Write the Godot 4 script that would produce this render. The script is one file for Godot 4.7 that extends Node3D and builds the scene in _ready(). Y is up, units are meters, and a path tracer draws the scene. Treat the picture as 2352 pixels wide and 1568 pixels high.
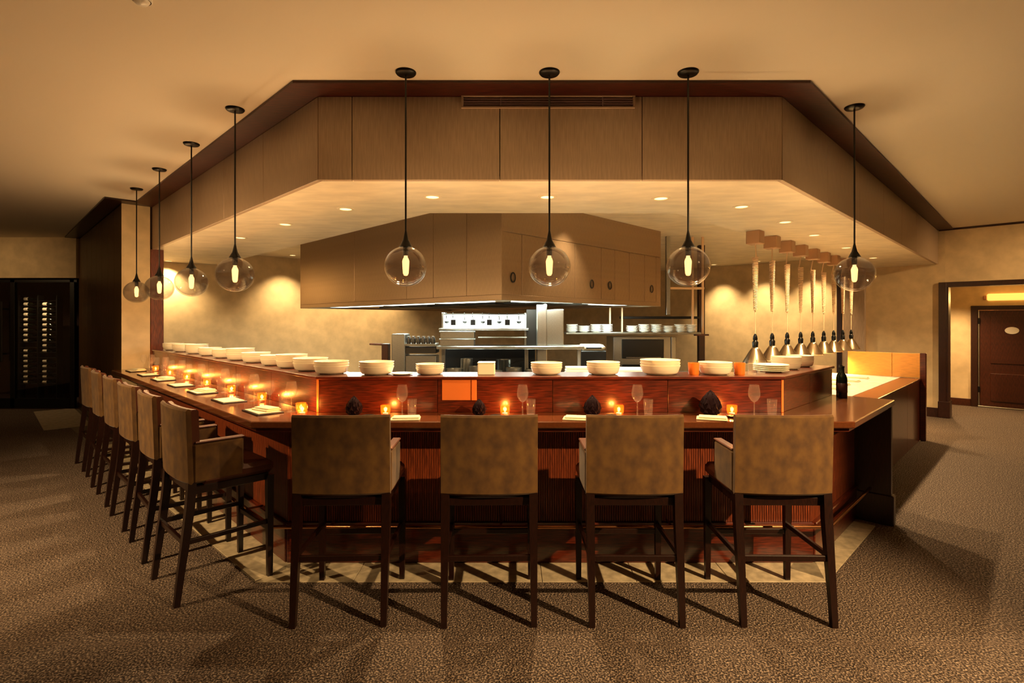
extends Node3D
# Open kitchen with a mahogany bar, seen at night. Plan coordinates are (x, d): x to the right, d = distance
# in front of the camera's wall (world z = -d). Units are metres.

const ORD := ["first", "second", "third", "fourth", "fifth", "sixth", "seventh", "eighth", "ninth", "tenth", "eleventh", "twelfth", "thirteenth", "fourteenth", "fifteenth", "sixteenth", "seventeenth", "eighteenth", "nineteenth", "twentieth"]
const CEIL := 3.43      # main ceiling
const SOFF := 2.798     # underside of the soffit ring
const KCEIL := 3.045    # kitchen ceiling inside the ring
const CTOP := 1.079     # bar counter
const LTOP := 1.345     # raised ledge

var M := {}
var used := {}
var shared := {}

# ------------------------------------------------------------------ mesh builder
class MB:
	var v := PackedVector3Array()
	var n := PackedVector3Array()

	func tri(a: Vector3, b: Vector3, c: Vector3, na: Vector3, nb: Vector3, nc: Vector3) -> void:
		if (b - a).cross(c - a).dot(na + nb + nc) > 0.0:
			v.append(a); v.append(c); v.append(b)
			n.append(na); n.append(nc); n.append(nb)
		else:
			v.append(a); v.append(b); v.append(c)
			n.append(na); n.append(nb); n.append(nc)

	func quad(a: Vector3, b: Vector3, c: Vector3, d: Vector3, nn: Vector3) -> void:
		tri(a, b, c, nn, nn, nn)
		tri(a, c, d, nn, nn, nn)

	func quad4(a: Vector3, b: Vector3, c: Vector3, d: Vector3, na: Vector3, nb: Vector3, nc: Vector3, nd: Vector3) -> void:
		tri(a, b, c, na, nb, nc)
		tri(a, c, d, na, nc, nd)

	func box(lo: Vector3, hi: Vector3, bev := 0.0, t := Transform3D.IDENTITY) -> MB:
		var c := (lo + hi) * 0.5
		var h := (hi - lo) * 0.5
		var b: float = minf(bev, minf(h.x, minf(h.y, h.z)) * 0.9)
		var P := func(k: int, s: Vector3) -> Vector3:
			var p := Vector3.ZERO
			for i in 3:
				p[i] = s[i] * (h[i] - (b if i != k else 0.0))
			return t * (c + p)
		for k in 3:
			var l := (k + 1) % 3
			var m := (k + 2) % 3
			for sk in [-1.0, 1.0]:
				var nn := Vector3.ZERO
				nn[k] = sk
				var q := []
				for st in [[-1.0, -1.0], [1.0, -1.0], [1.0, 1.0], [-1.0, 1.0]]:
					var s := Vector3.ZERO
					s[k] = sk; s[l] = st[0]; s[m] = st[1]
					q.append(P.call(k, s))
				quad(q[0], q[1], q[2], q[3], (t.basis * nn).normalized())
				if b > 0.0:
					for sl in [-1.0, 1.0]:
						var e := Vector3.ZERO
						e[k] = sk; e[l] = sl
						var s0 := e
						s0[m] = -1.0
						var s1 := e
						s1[m] = 1.0
						quad(P.call(k, s0), P.call(k, s1), P.call(l, s1), P.call(l, s0), (t.basis * e).normalized())
		if b > 0.0:
			for sx in [-1.0, 1.0]:
				for sy in [-1.0, 1.0]:
					for sz in [-1.0, 1.0]:
						var s := Vector3(sx, sy, sz)
						var nn: Vector3 = (t.basis * s).normalized()
						tri(P.call(0, s), P.call(1, s), P.call(2, s), nn, nn, nn)
		return self

	static func inset(pts: Array, d: float) -> Array:
		var area := 0.0
		var k := pts.size()
		for i in k:
			area += pts[i].cross(pts[(i + 1) % k])
		var sg := 1.0 if area > 0.0 else -1.0
		var out := []
		for i in k:
			var e0: Vector2 = (pts[i] - pts[(i + k - 1) % k]).normalized()
			var e1: Vector2 = (pts[(i + 1) % k] - pts[i]).normalized()
			var n0 := Vector2(-e0.y, e0.x) * sg
			var n1 := Vector2(-e1.y, e1.x) * sg
			var m := (n0 + n1).normalized()
			out.append(pts[i] + m * d / maxf(m.dot(n0), 0.2))
		return out

	# vertical prism over a plan polygon of (x, d)
	func prism(pts: Array, y0: float, y1: float, bev := 0.0) -> MB:
		var k := pts.size()
		var area := 0.0
		for i in k:
			area += pts[i].cross(pts[(i + 1) % k])
		var sg := 1.0 if area > 0.0 else -1.0
		var inn: Array = MB.inset(pts, bev) if bev > 0.0 else pts
		var idx := Geometry2D.triangulate_polygon(PackedVector2Array(pts))
		for i in range(0, idx.size(), 3):
			var a: Vector2 = inn[idx[i]]
			var b: Vector2 = inn[idx[i + 1]]
			var c: Vector2 = inn[idx[i + 2]]
			tri(Vector3(a.x, y1, -a.y), Vector3(b.x, y1, -b.y), Vector3(c.x, y1, -c.y), Vector3.UP, Vector3.UP, Vector3.UP)
			tri(Vector3(a.x, y0, -a.y), Vector3(b.x, y0, -b.y), Vector3(c.x, y0, -c.y), Vector3.DOWN, Vector3.DOWN, Vector3.DOWN)
		for i in k:
			var j := (i + 1) % k
			var a: Vector2 = pts[i]
			var b: Vector2 = pts[j]
			var e := (b - a).normalized()
			var o := Vector2(e.y, -e.x) * sg
			var nn := Vector3(o.x, 0, -o.y)
			quad(Vector3(a.x, y0 + bev, -a.y), Vector3(b.x, y0 + bev, -b.y), Vector3(b.x, y1 - bev, -b.y), Vector3(a.x, y1 - bev, -a.y), nn)
			if bev > 0.0:
				var ai: Vector2 = inn[i]
				var bi: Vector2 = inn[j]
				quad(Vector3(a.x, y1 - bev, -a.y), Vector3(b.x, y1 - bev, -b.y), Vector3(bi.x, y1, -bi.y), Vector3(ai.x, y1, -ai.y), (nn + Vector3.UP).normalized())
				quad(Vector3(a.x, y0 + bev, -a.y), Vector3(b.x, y0 + bev, -b.y), Vector3(bi.x, y0, -bi.y), Vector3(ai.x, y0, -ai.y), (nn + Vector3.DOWN).normalized())
		return self

	# profile of (radius, y) turned about the y axis at c
	func lathe(pr: Array, seg := 24, c := Vector3.ZERO) -> MB:
		var k := pr.size()
		var sn := []
		for i in k - 1:
			var e: Vector2 = pr[i + 1] - pr[i]
			sn.append(Vector2(e.y, -e.x).normalized() if e.length() > 1e-6 else Vector2.RIGHT)
		for i in k - 1:
			var n0: Vector2 = sn[i]
			var n1: Vector2 = sn[i]
			if i > 0 and sn[i - 1].dot(sn[i]) > 0.6:
				n0 = (sn[i - 1] + sn[i]).normalized()
			if i < k - 2 and sn[i + 1].dot(sn[i]) > 0.6:
				n1 = (sn[i + 1] + sn[i]).normalized()
			for s in seg:
				var a0 := TAU * s / seg
				var a1 := TAU * (s + 1) / seg
				var d0 := Vector3(cos(a0), 0, sin(a0))
				var d1 := Vector3(cos(a1), 0, sin(a1))
				var p00: Vector3 = c + d0 * pr[i].x + Vector3.UP * pr[i].y
				var p01: Vector3 = c + d1 * pr[i].x + Vector3.UP * pr[i].y
				var p10: Vector3 = c + d0 * pr[i + 1].x + Vector3.UP * pr[i + 1].y
				var p11: Vector3 = c + d1 * pr[i + 1].x + Vector3.UP * pr[i + 1].y
				var m00 := d0 * n0.x + Vector3.UP * n0.y
				var m01 := d1 * n0.x + Vector3.UP * n0.y
				var m10 := d0 * n1.x + Vector3.UP * n1.y
				var m11 := d1 * n1.x + Vector3.UP * n1.y
				if pr[i].x > 1e-6:
					tri(p00, p01, p11, m00, m01, m11)
				if pr[i + 1].x > 1e-6:
					tri(p00, p11, p10, m00, m11, m10)
		return self

	# swept section; seg 4 gives a square bar with flat sides
	func tube(pts: Array, rad: Array, seg := 10, ref := Vector3.RIGHT) -> MB:
		var k := pts.size()
		var rings := []
		var nrm := []
		var side := ref
		for i in k:
			var t: Vector3 = (pts[mini(i + 1, k - 1)] - pts[maxi(i - 1, 0)]).normalized()
			side = (side - t * side.dot(t))
			if side.length() < 1e-4:
				side = Vector3.UP - t * t.y
			side = side.normalized()
			var up := t.cross(side)
			var r: float = rad[mini(i, rad.size() - 1)]
			var ring := []
			var nr := []
			for s in seg:
				var a := TAU * s / seg + (PI / 4 if seg == 4 else 0.0)
				var dd := side * cos(a) + up * sin(a)
				ring.append(pts[i] + dd * r * (1.41421 if seg == 4 else 1.0))
				nr.append(dd)
			rings.append(ring)
			nrm.append(nr)
		for i in k - 1:
			for s in seg:
				var j := (s + 1) % seg
				if seg == 4:
					var nn: Vector3 = (nrm[i][s] + nrm[i][j]).normalized()
					quad(rings[i][s], rings[i][j], rings[i + 1][j], rings[i + 1][s], nn)
				else:
					quad4(rings[i][s], rings[i][j], rings[i + 1][j], rings[i + 1][s], nrm[i][s], nrm[i][j], nrm[i + 1][j], nrm[i + 1][s])
		for e in [0, k - 1]:
			var t: Vector3 = (pts[0] - pts[1]).normalized() if e == 0 else (pts[k - 1] - pts[k - 2]).normalized()
			for s in seg:
				tri(pts[e], rings[e][s], rings[e][(s + 1) % seg], t, t, t)
		return self

	func mesh() -> ArrayMesh:
		var arr := []
		arr.resize(Mesh.ARRAY_MAX)
		arr[Mesh.ARRAY_VERTEX] = v
		arr[Mesh.ARRAY_NORMAL] = n
		var m := ArrayMesh.new()
		m.add_surface_from_arrays(Mesh.PRIMITIVE_TRIANGLES, arr)
		return m

# ------------------------------------------------------------------ helpers
func V(x: float, y: float, d: float) -> Vector3:
	return Vector3(x, y, -d)

func numbered(called: String) -> String:
	used[called] = used.get(called, -1) + 1
	return called if used[called] == 0 else "%s_%03d" % [called, used[called]]

func thing(called: String, label: String, category: String, at := Vector3.ZERO, turn := 0.0, group := "") -> Node3D:
	var o := Node3D.new()
	o.name = numbered(called)
	add_child(o)
	o.position = at
	o.rotation.y = turn
	tag(o, label, category, group)
	return o

func tag(o: Node, label: String, category: String, group := "") -> void:
	o.set_meta("label", label)
	o.set_meta("category", category)
	if group:
		o.set_meta("group", group)

func part(called: String, mesh: Mesh, m: Material, parent: Node, at := Vector3.ZERO, turn := 0.0) -> MeshInstance3D:
	var o := MeshInstance3D.new()
	o.name = called if parent != self else numbered(called)
	o.mesh = mesh
	o.material_override = m
	o.position = at
	o.rotation.y = turn
	parent.add_child(o, true)
	return o

func struct(called: String, mesh: Mesh, m: Material, label: String, parent: Node = self) -> MeshInstance3D:
	var o := part(called, mesh, m, parent)
	if parent == self:
		o.set_meta("kind", "structure")
		o.set_meta("label", label)
	return o

# a board whose outer face runs in plan from p to q (outside on the right hand of someone looking back); local x along it, local z outwards
func board(called: String, p: Vector2, q: Vector2, y0: float, y1: float, th: float, m: Material, parent: Node, bev := 0.0, out := 0.0) -> MeshInstance3D:
	var len := (q - p).length()
	var mesh := MB.new().box(Vector3(0, y0, -th + out), Vector3(len, y1, out), bev).mesh()
	return part(called, mesh, m, parent, V(p.x, 0, p.y), atan2(q.y - p.y, q.x - p.x))

func along(p: Vector2, q: Vector2, t: float) -> Vector2:
	return p + (q - p).normalized() * t

func omni(parent: Node, at: Vector3, c: Color, e: float, size := 0.03) -> void:
	var l := OmniLight3D.new()
	l.name = "glow"
	l.light_color = c
	l.light_energy = e
	l.light_size = size
	l.omni_range = 30.0
	l.omni_attenuation = 2.0
	l.shadow_enabled = true
	l.position = at
	parent.add_child(l, true)

func spot(parent: Node, at: Vector3, target: Vector3, c: Color, e: float, angle: float, soft := 0.5, size := 0.04) -> void:
	var l := SpotLight3D.new()
	l.name = "beam"
	l.light_color = c
	l.light_energy = e
	l.light_size = size
	l.spot_angle = angle
	l.spot_angle_attenuation = soft
	l.spot_range = 30.0
	l.spot_attenuation = 2.0
	l.shadow_enabled = true
	parent.add_child(l, true)
	var d := (target - at).normalized()
	l.transform = Transform3D(Basis.looking_at(d, Vector3.RIGHT if absf(d.y) > 0.95 else Vector3.UP), at)

# ------------------------------------------------------------------ textures and materials
func grey(sd: int, freq: float, oct: int, lo: float, hi: float, size := 512, kind := FastNoiseLite.TYPE_SIMPLEX_SMOOTH, gamma := 1.0) -> ImageTexture:
	var f := FastNoiseLite.new()
	f.seed = sd
	f.frequency = freq
	f.noise_type = kind
	f.fractal_octaves = oct
	var src := f.get_seamless_image(size, size)
	src.convert(Image.FORMAT_L8)
	var d := src.get_data()
	var lut := PackedByteArray()
	for i in 256:
		lut.append(int(clampf(lo + (hi - lo) * pow(i / 255.0, gamma), 0, 1) * 255))
	for i in d.size():
		d[i] = lut[d[i]]
	var im := Image.create_from_data(size, size, false, Image.FORMAT_L8, d)
	im.convert(Image.FORMAT_RGB8)
	return ImageTexture.create_from_image(im)

func ramp(sd: int, freq: float, oct: int, cols: Array, size := 512) -> ImageTexture:
	var f := FastNoiseLite.new()
	f.seed = sd
	f.frequency = freq
	f.fractal_octaves = oct
	f.noise_type = FastNoiseLite.TYPE_SIMPLEX_SMOOTH
	var src := f.get_seamless_image(size, size)
	src.convert(Image.FORMAT_L8)
	var s := src.get_data()
	var d := PackedByteArray()
	d.resize(s.size() * 3)
	var lut := []
	for i in 256:
		var t := i / 255.0 * (cols.size() - 1)
		var k := mini(int(t), cols.size() - 2)
		var c: Color = cols[k].lerp(cols[k + 1], t - k)
		lut.append([int(c.r * 255), int(c.g * 255), int(c.b * 255)])
	for i in s.size():
		var c: Array = lut[s[i]]
		d[i * 3] = c[0]; d[i * 3 + 1] = c[1]; d[i * 3 + 2] = c[2]
	return ImageTexture.create_from_image(Image.create_from_data(size, size, false, Image.FORMAT_RGB8, d))

func mat(called: String, c: Color, rough: float, metal := 0.0, tex: Texture2D = null, scale := Vector3.ONE, bump: Texture2D = null, bump_cm := 0.0, world := false) -> StandardMaterial3D:
	var m := StandardMaterial3D.new()
	m.resource_name = called
	m.albedo_color = c
	m.roughness = rough
	m.metallic = metal
	if tex or bump:
		m.uv1_triplanar = true
		m.uv1_world_triplanar = world
		m.uv1_triplanar_sharpness = 6.0
		m.uv1_scale = scale
	if tex:
		m.albedo_texture = tex
	if bump:
		m.heightmap_enabled = true
		m.heightmap_texture = bump
		m.heightmap_scale = bump_cm
	M[called] = m
	return m

func glow(called: String, c: Color, e: float) -> StandardMaterial3D:
	var m := StandardMaterial3D.new()
	m.resource_name = called
	m.albedo_color = c
	m.emission_enabled = true
	m.emission = c
	m.emission_energy_multiplier = e
	M[called] = m
	return m

func glass(called: String, c: Color) -> StandardMaterial3D:
	var m := StandardMaterial3D.new()
	m.resource_name = called
	m.transparency = BaseMaterial3D.TRANSPARENCY_ALPHA
	m.albedo_color = c
	m.roughness = 0.02
	M[called] = m
	return m

func make_materials() -> void:
	var cloud := grey(3, 0.012, 5, 0.72, 1.0)
	var mild := grey(4, 0.009, 4, 0.88, 1.0)
	var fine := grey(5, 0.09, 4, 0.7, 1.0)
	var grain := grey(7, 0.02, 5, 0.45, 1.0)
	var grain_soft := grey(9, 0.018, 4, 0.86, 1.0)
	var brushed := grey(11, 0.05, 4, 0.8, 1.0)
	var pile := ramp(13, 0.075, 3, [Color(0.05, 0.037, 0.03), Color(0.17, 0.13, 0.105), Color(0.34, 0.28, 0.235), Color(0.60, 0.53, 0.46), Color(0.80, 0.74, 0.67)], 1024)
	var pile_h := grey(13, 0.075, 3, 0.0, 1.0, 1024)
	var nap := ramp(17, 0.008, 6, [Color(0.25, 0.155, 0.045), Color(0.33, 0.22, 0.07), Color(0.40, 0.28, 0.095)])
	mat("carpet", Color(1, 1, 1), 0.95, 0.0, pile, Vector3(0.85, 0.85, 0.85), pile_h, 1.2, true)
	mat("stone", Color(0.80, 0.74, 0.62), 0.55, 0.0, cloud, Vector3(1.6, 1.6, 1.6))
	mat("grout", Color(0.45, 0.40, 0.33), 0.9)
	mat("ceiling_paint", Color(0.90, 0.86, 0.78), 0.9)
	mat("plaster", Color(0.90, 0.80, 0.62), 0.75, 0.0, mild, Vector3(0.7, 0.7, 0.7))
	mat("soffit_plaster", Color(0.94, 0.89, 0.78), 0.45, 0.0, mild, Vector3(0.5, 0.5, 1.1))
	mat("veneer", Color(0.71, 0.61, 0.50), 0.42, 0.0, grain_soft, Vector3(7, 0.5, 7))
	mat("cladding", Color(0.50, 0.36, 0.20), 0.45, 0.0, grain, Vector3(9, 0.5, 9))
	var mh := mat("mahogany", Color(0.42, 0.15, 0.065), 0.28, 0.0, grain, Vector3(0.6, 8, 8))
	mh.clearcoat_enabled = true
	mh.clearcoat = 0.6
	mh.clearcoat_roughness = 0.12
	var mv := mat("mahogany_rib", Color(0.56, 0.25, 0.11), 0.38, 0.0, grain, Vector3(10, 0.6, 10))
	mv.clearcoat_enabled = true
	mv.clearcoat = 0.3
	mv.clearcoat_roughness = 0.25
	var ct := mat("counter_wood", Color(0.36, 0.19, 0.09), 0.22, 0.0, grain_soft, Vector3(5, 5, 0.6))
	ct.clearcoat_enabled = true
	ct.clearcoat = 0.7
	ct.clearcoat_roughness = 0.1
	mat("dark_wood", Color(0.22, 0.10, 0.05), 0.35, 0.0, grain, Vector3(12, 0.8, 12))
	mat("crown_wood", Color(0.34, 0.12, 0.05), 0.45, 0.0, grain, Vector3(0.6, 8, 8))
	mat("leg_wood", Color(0.17, 0.07, 0.04), 0.32, 0.0, grain, Vector3(20, 1.5, 20))
	mat("door_wood", Color(0.36, 0.16, 0.08), 0.4, 0.0, grain, Vector3(12, 0.8, 12))
	var vel := mat("velvet", Color(1.0, 1.0, 1.0), 0.9, 0.0, nap, Vector3(2.2, 1.6, 2.2))
	vel.rim_enabled = true
	vel.rim = 0.2
	vel.rim_tint = 1.0
	mat("leather", Color(0.36, 0.17, 0.09), 0.42, 0.0, fine, Vector3(6, 6, 6), fine, 0.05)
	mat("steel", Color(0.78, 0.78, 0.75), 0.3, 1.0, brushed, Vector3(1, 20, 1))
	mat("hood_steel", Color(0.68, 0.58, 0.47), 0.36, 0.72, brushed, Vector3(14, 0.5, 14))
	mat("steel_dark", Color(0.20, 0.19, 0.18), 0.4, 0.7)
	mat("black", Color(0.02, 0.018, 0.018), 0.4)
	mat("black_metal", Color(0.025, 0.02, 0.02), 0.35, 0.3)
	mat("brass", Color(0.72, 0.50, 0.34), 0.25, 1.0)
	mat("copper", Color(0.90, 0.50, 0.23), 0.4, 0.35)
	mat("amber_panel", Color(0.90, 0.62, 0.28), 0.3, 0.0, grain_soft, Vector3(0.8, 8, 8))
	mat("ceramic", Color(0.90, 0.85, 0.74), 0.3)
	mat("white_ceramic", Color(0.95, 0.94, 0.90), 0.3)
	mat("marble", Color(0.93, 0.90, 0.84), 0.3, 0.0, cloud, Vector3(2, 2, 2))
	mat("linen", Color(0.92, 0.86, 0.70), 0.9, 0.0, fine, Vector3(8, 8, 8))
	mat("tray_black", Color(0.03, 0.025, 0.025), 0.3)
	mat("purple_leaf", Color(0.11, 0.04, 0.06), 0.85, 0.0, fine, Vector3(12, 12, 12))
	M.purple_leaf.metallic_specular = 0.2
	mat("wax", Color(0.95, 0.85, 0.65), 0.6)
	mat("grille_frame", Color(0.66, 0.55, 0.45), 0.5)
	mat("grille_back", Color(0.52, 0.41, 0.40), 0.5)
	mat("tile_dark", Color(0.28, 0.22, 0.18), 0.5, 0.0, fine, Vector3(2, 2, 2))
	mat("cellar", Color(0.24, 0.14, 0.09), 0.5, 0.0, grain, Vector3(9, 0.6, 9))
	mat("bottle_glass", Color(0.03, 0.05, 0.035), 0.08)
	mat("label_paper", Color(0.86, 0.80, 0.68), 0.7)
	mat("sign_white", Color(0.95, 0.94, 0.90), 0.5)
	mat("orange_cup", Color(0.88, 0.45, 0.14), 0.35)
	mat("cord_tan", Color(0.86, 0.72, 0.56), 0.5)
	mat("lamp_box", Color(0.66, 0.50, 0.36), 0.4)
	mat("heat_shade", Color(0.80, 0.72, 0.60), 0.22, 1.0)
	mat("door_frame", Color(0.26, 0.11, 0.06), 0.4, 0.0, grain, Vector3(12, 0.8, 12))
	glass("smoke_glass", Color(0.06, 0.038, 0.026, 0.23))
	glass("clear_glass", Color(0.92, 0.86, 0.80, 0.05))
	glass("amber_glass", Color(0.75, 0.30, 0.08, 0.30))
	glass("dark_pane", Color(0.02, 0.02, 0.02, 0.12))
	glow("bulb_glow", Color(1.0, 0.78, 0.48), 3.2)
	glow("flame_glow", Color(1.0, 0.66, 0.28), 14.0)
	glow("downlight_glow", Color(1.0, 0.85, 0.58), 2.5)
	glow("hood_glow", Color(0.93, 1.0, 0.95), 4.0)
	glow("sconce_glow", Color(1.0, 0.74, 0.34), 1.6)
	glow("heat_glow", Color(1.0, 0.66, 0.34), 2.0)

# ------------------------------------------------------------------ plan of the place
const F1 := Vector2(-1.433, 3.92)          # soffit and ledge corners
const F2 := Vector2(1.995, 3.92)
const L0 := Vector2(-5.227, 7.714)         # soffit meets the pillar
const R0 := Vector2(7.79, 9.71)            # soffit meets the far wall
const WARM := Color(1.0, 0.82, 0.58)
const SOFT := Color(1.0, 0.85, 0.63)         # kitchen downlights

func _ready() -> void:
	# ---- camera
	var cam := Camera3D.new()
	cam.name = "camera"
	cam.projection = Camera3D.PROJECTION_FRUSTUM
	cam.near = 0.1
	cam.far = 60.0
	cam.size = 1568.0 / 1220.0 * 0.1
	cam.frustum_offset = Vector2(0, -46.0 / 1220.0 * 0.1)
	cam.position = Vector3(0, 1.75, 0)
	add_child(cam)
	cam.current = true
	# ---- surroundings and exposure
	var we := WorldEnvironment.new()
	we.name = "surroundings"
	var env := Environment.new()
	env.background_mode = Environment.BG_COLOR
	env.background_color = Color(0, 0, 0)
	env.tonemap_mode = Environment.TONE_MAPPER_LINEAR
	env.tonemap_exposure = 1.0
	env.sdfgi_enabled = true
	env.ssao_enabled = true
	env.ssil_enabled = true
	we.environment = env
	add_child(we)
	make_materials()
	build_lights()
	build_shell()
	build_soffit()
	build_hood()
	build_bar()
	build_pass()
	build_kitchen()
	build_stools()
	build_pendants()
	build_heat_lamps()
	build_table_settings()
	build_ledge_ware()
	build_cellar()
	build_corridor()

# ceiling spots of the dining room and the recessed lights over the kitchen
func recessed(at: Vector3, target: Vector3, e: float, angle: float, soft: float, label: String, group: String, c := WARM, r := 0.055, size := 0.035) -> void:
	var t := thing("recessed_downlight", label, "ceiling light", at, 0.0, group)
	if not shared.has("ring"):
		shared.ring = MB.new().lathe([Vector2(0.055, 0), Vector2(0.056, -0.006), Vector2(0.078, -0.004), Vector2(0.08, 0.0)], 24).mesh()
		shared.lens = MB.new().lathe([Vector2(0.0, -0.0015), Vector2(0.054, -0.0015)], 20).mesh()
	part("trim_ring", shared.ring, M.ceramic, t)
	part("lens", shared.lens, M.downlight_glow, t)
	spot(t, Vector3(0, -0.03, 0), target - at, c, e, angle, soft, size)

func build_lights() -> void:
	# the two adjustable spots over the dining room that throw the stools' shadows
	recessed(V(4.1, CEIL, 0.15), V(1.2, 0.55, 3.3), 58.0, 24.0, 0.75, "recessed spot behind the viewer aimed at the front stools", "")
	recessed(V(-5.0, CEIL, 1.4), V(-3.6, 0.6, 4.8), 34.0, 36.0, 0.9, "recessed spot over the carpet aimed at the side stools", "")
	recessed(V(9.3, CEIL, 6.4), V(8.3, 0.9, 8.2), 14.0, 58.0, 1.0, "added unseen downlight brightening the far wall before the corridor doorway", "")  # out-of-view lamp added to brighten the far wall by the doorway
	recessed(V(-10.3, CEIL, 8.6), V(-10.0, 1.6, 10.5), 1.4, 60.0, 1.0, "added unseen fill downlight brightening the wall before the wine room", "")  # fill lamp out of view, added to lift the wall over the opening
	# ring over the bar
	var ringp := [[-0.67, 4.47], [0.297, 4.47], [1.267, 4.52], [2.096, 4.85], [2.88, 5.6], [3.67, 6.45], [4.75, 7.55], [5.95, 8.75], [-1.55, 4.95], [-2.447, 5.73], [-3.4, 6.65], [-5.95, 9.2]]
	var order := [4, 5, 6, 7, 8, 9, 10, 11, 3, 2, 1, 0]
	for i in ringp.size():
		var p: Array = ringp[i]
		recessed(V(p[0], SOFF, p[1]), V(p[0], 0, p[1]), 6.4, 62.0, 0.9, "small recessed downlight in the plaster soffit, %s from the wood-clad block" % ORD[order[i]], "downlights in the soffit", SOFT)
	recessed(V(0.82, KCEIL, 5.90), V(0.50, 0.9, 6.10), 4.2, 40.0, 0.9, "recessed downlight in the kitchen ceiling close to the hood's doors", "", SOFT)
	var sd := thing("smoke_detector", "small round white smoke detector on the dining room ceiling", "smoke detector", V(-1.93, CEIL, 2.765))
	part("base", MB.new().lathe([Vector2(0.045, -0.012), Vector2(0.05, -0.008), Vector2(0.05, 0.0)], 20).mesh(), M.white_ceramic, sd)
	part("dome", MB.new().lathe([Vector2(0, -0.03), Vector2(0.03, -0.027), Vector2(0.04, -0.0125), Vector2(0, -0.0125)], 20).mesh(), M.white_ceramic, sd)
	# wall washers inside the kitchen
	for i in range(1, 4):
		var dd: float = 9.95 + 0.8 * i
		var x: float = -(15.4 - dd)
		recessed(V(x + 0.36, KCEIL, dd - 0.36), V(x + 0.14, 1.2, dd - 0.14), 5.0, 48.0, 1.0, "recessed wall washer before the plain kitchen wall, %s from the wood-clad block" % ORD[i - 1], "washers before the plain wall", SOFT)
	for i in 5:
		var dd: float = 12.5 - 0.68 * i
		var x: float = 17.5 - dd
		recessed(V(x - 0.4, KCEIL, dd - 0.4), V(x - 0.12, 1.0, dd - 0.12), 5.5, 42.0, 1.0, "recessed wall washer behind the heat lamps, %s from the oven tower" % ORD[i], "washers behind the heat lamps", SOFT)

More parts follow.
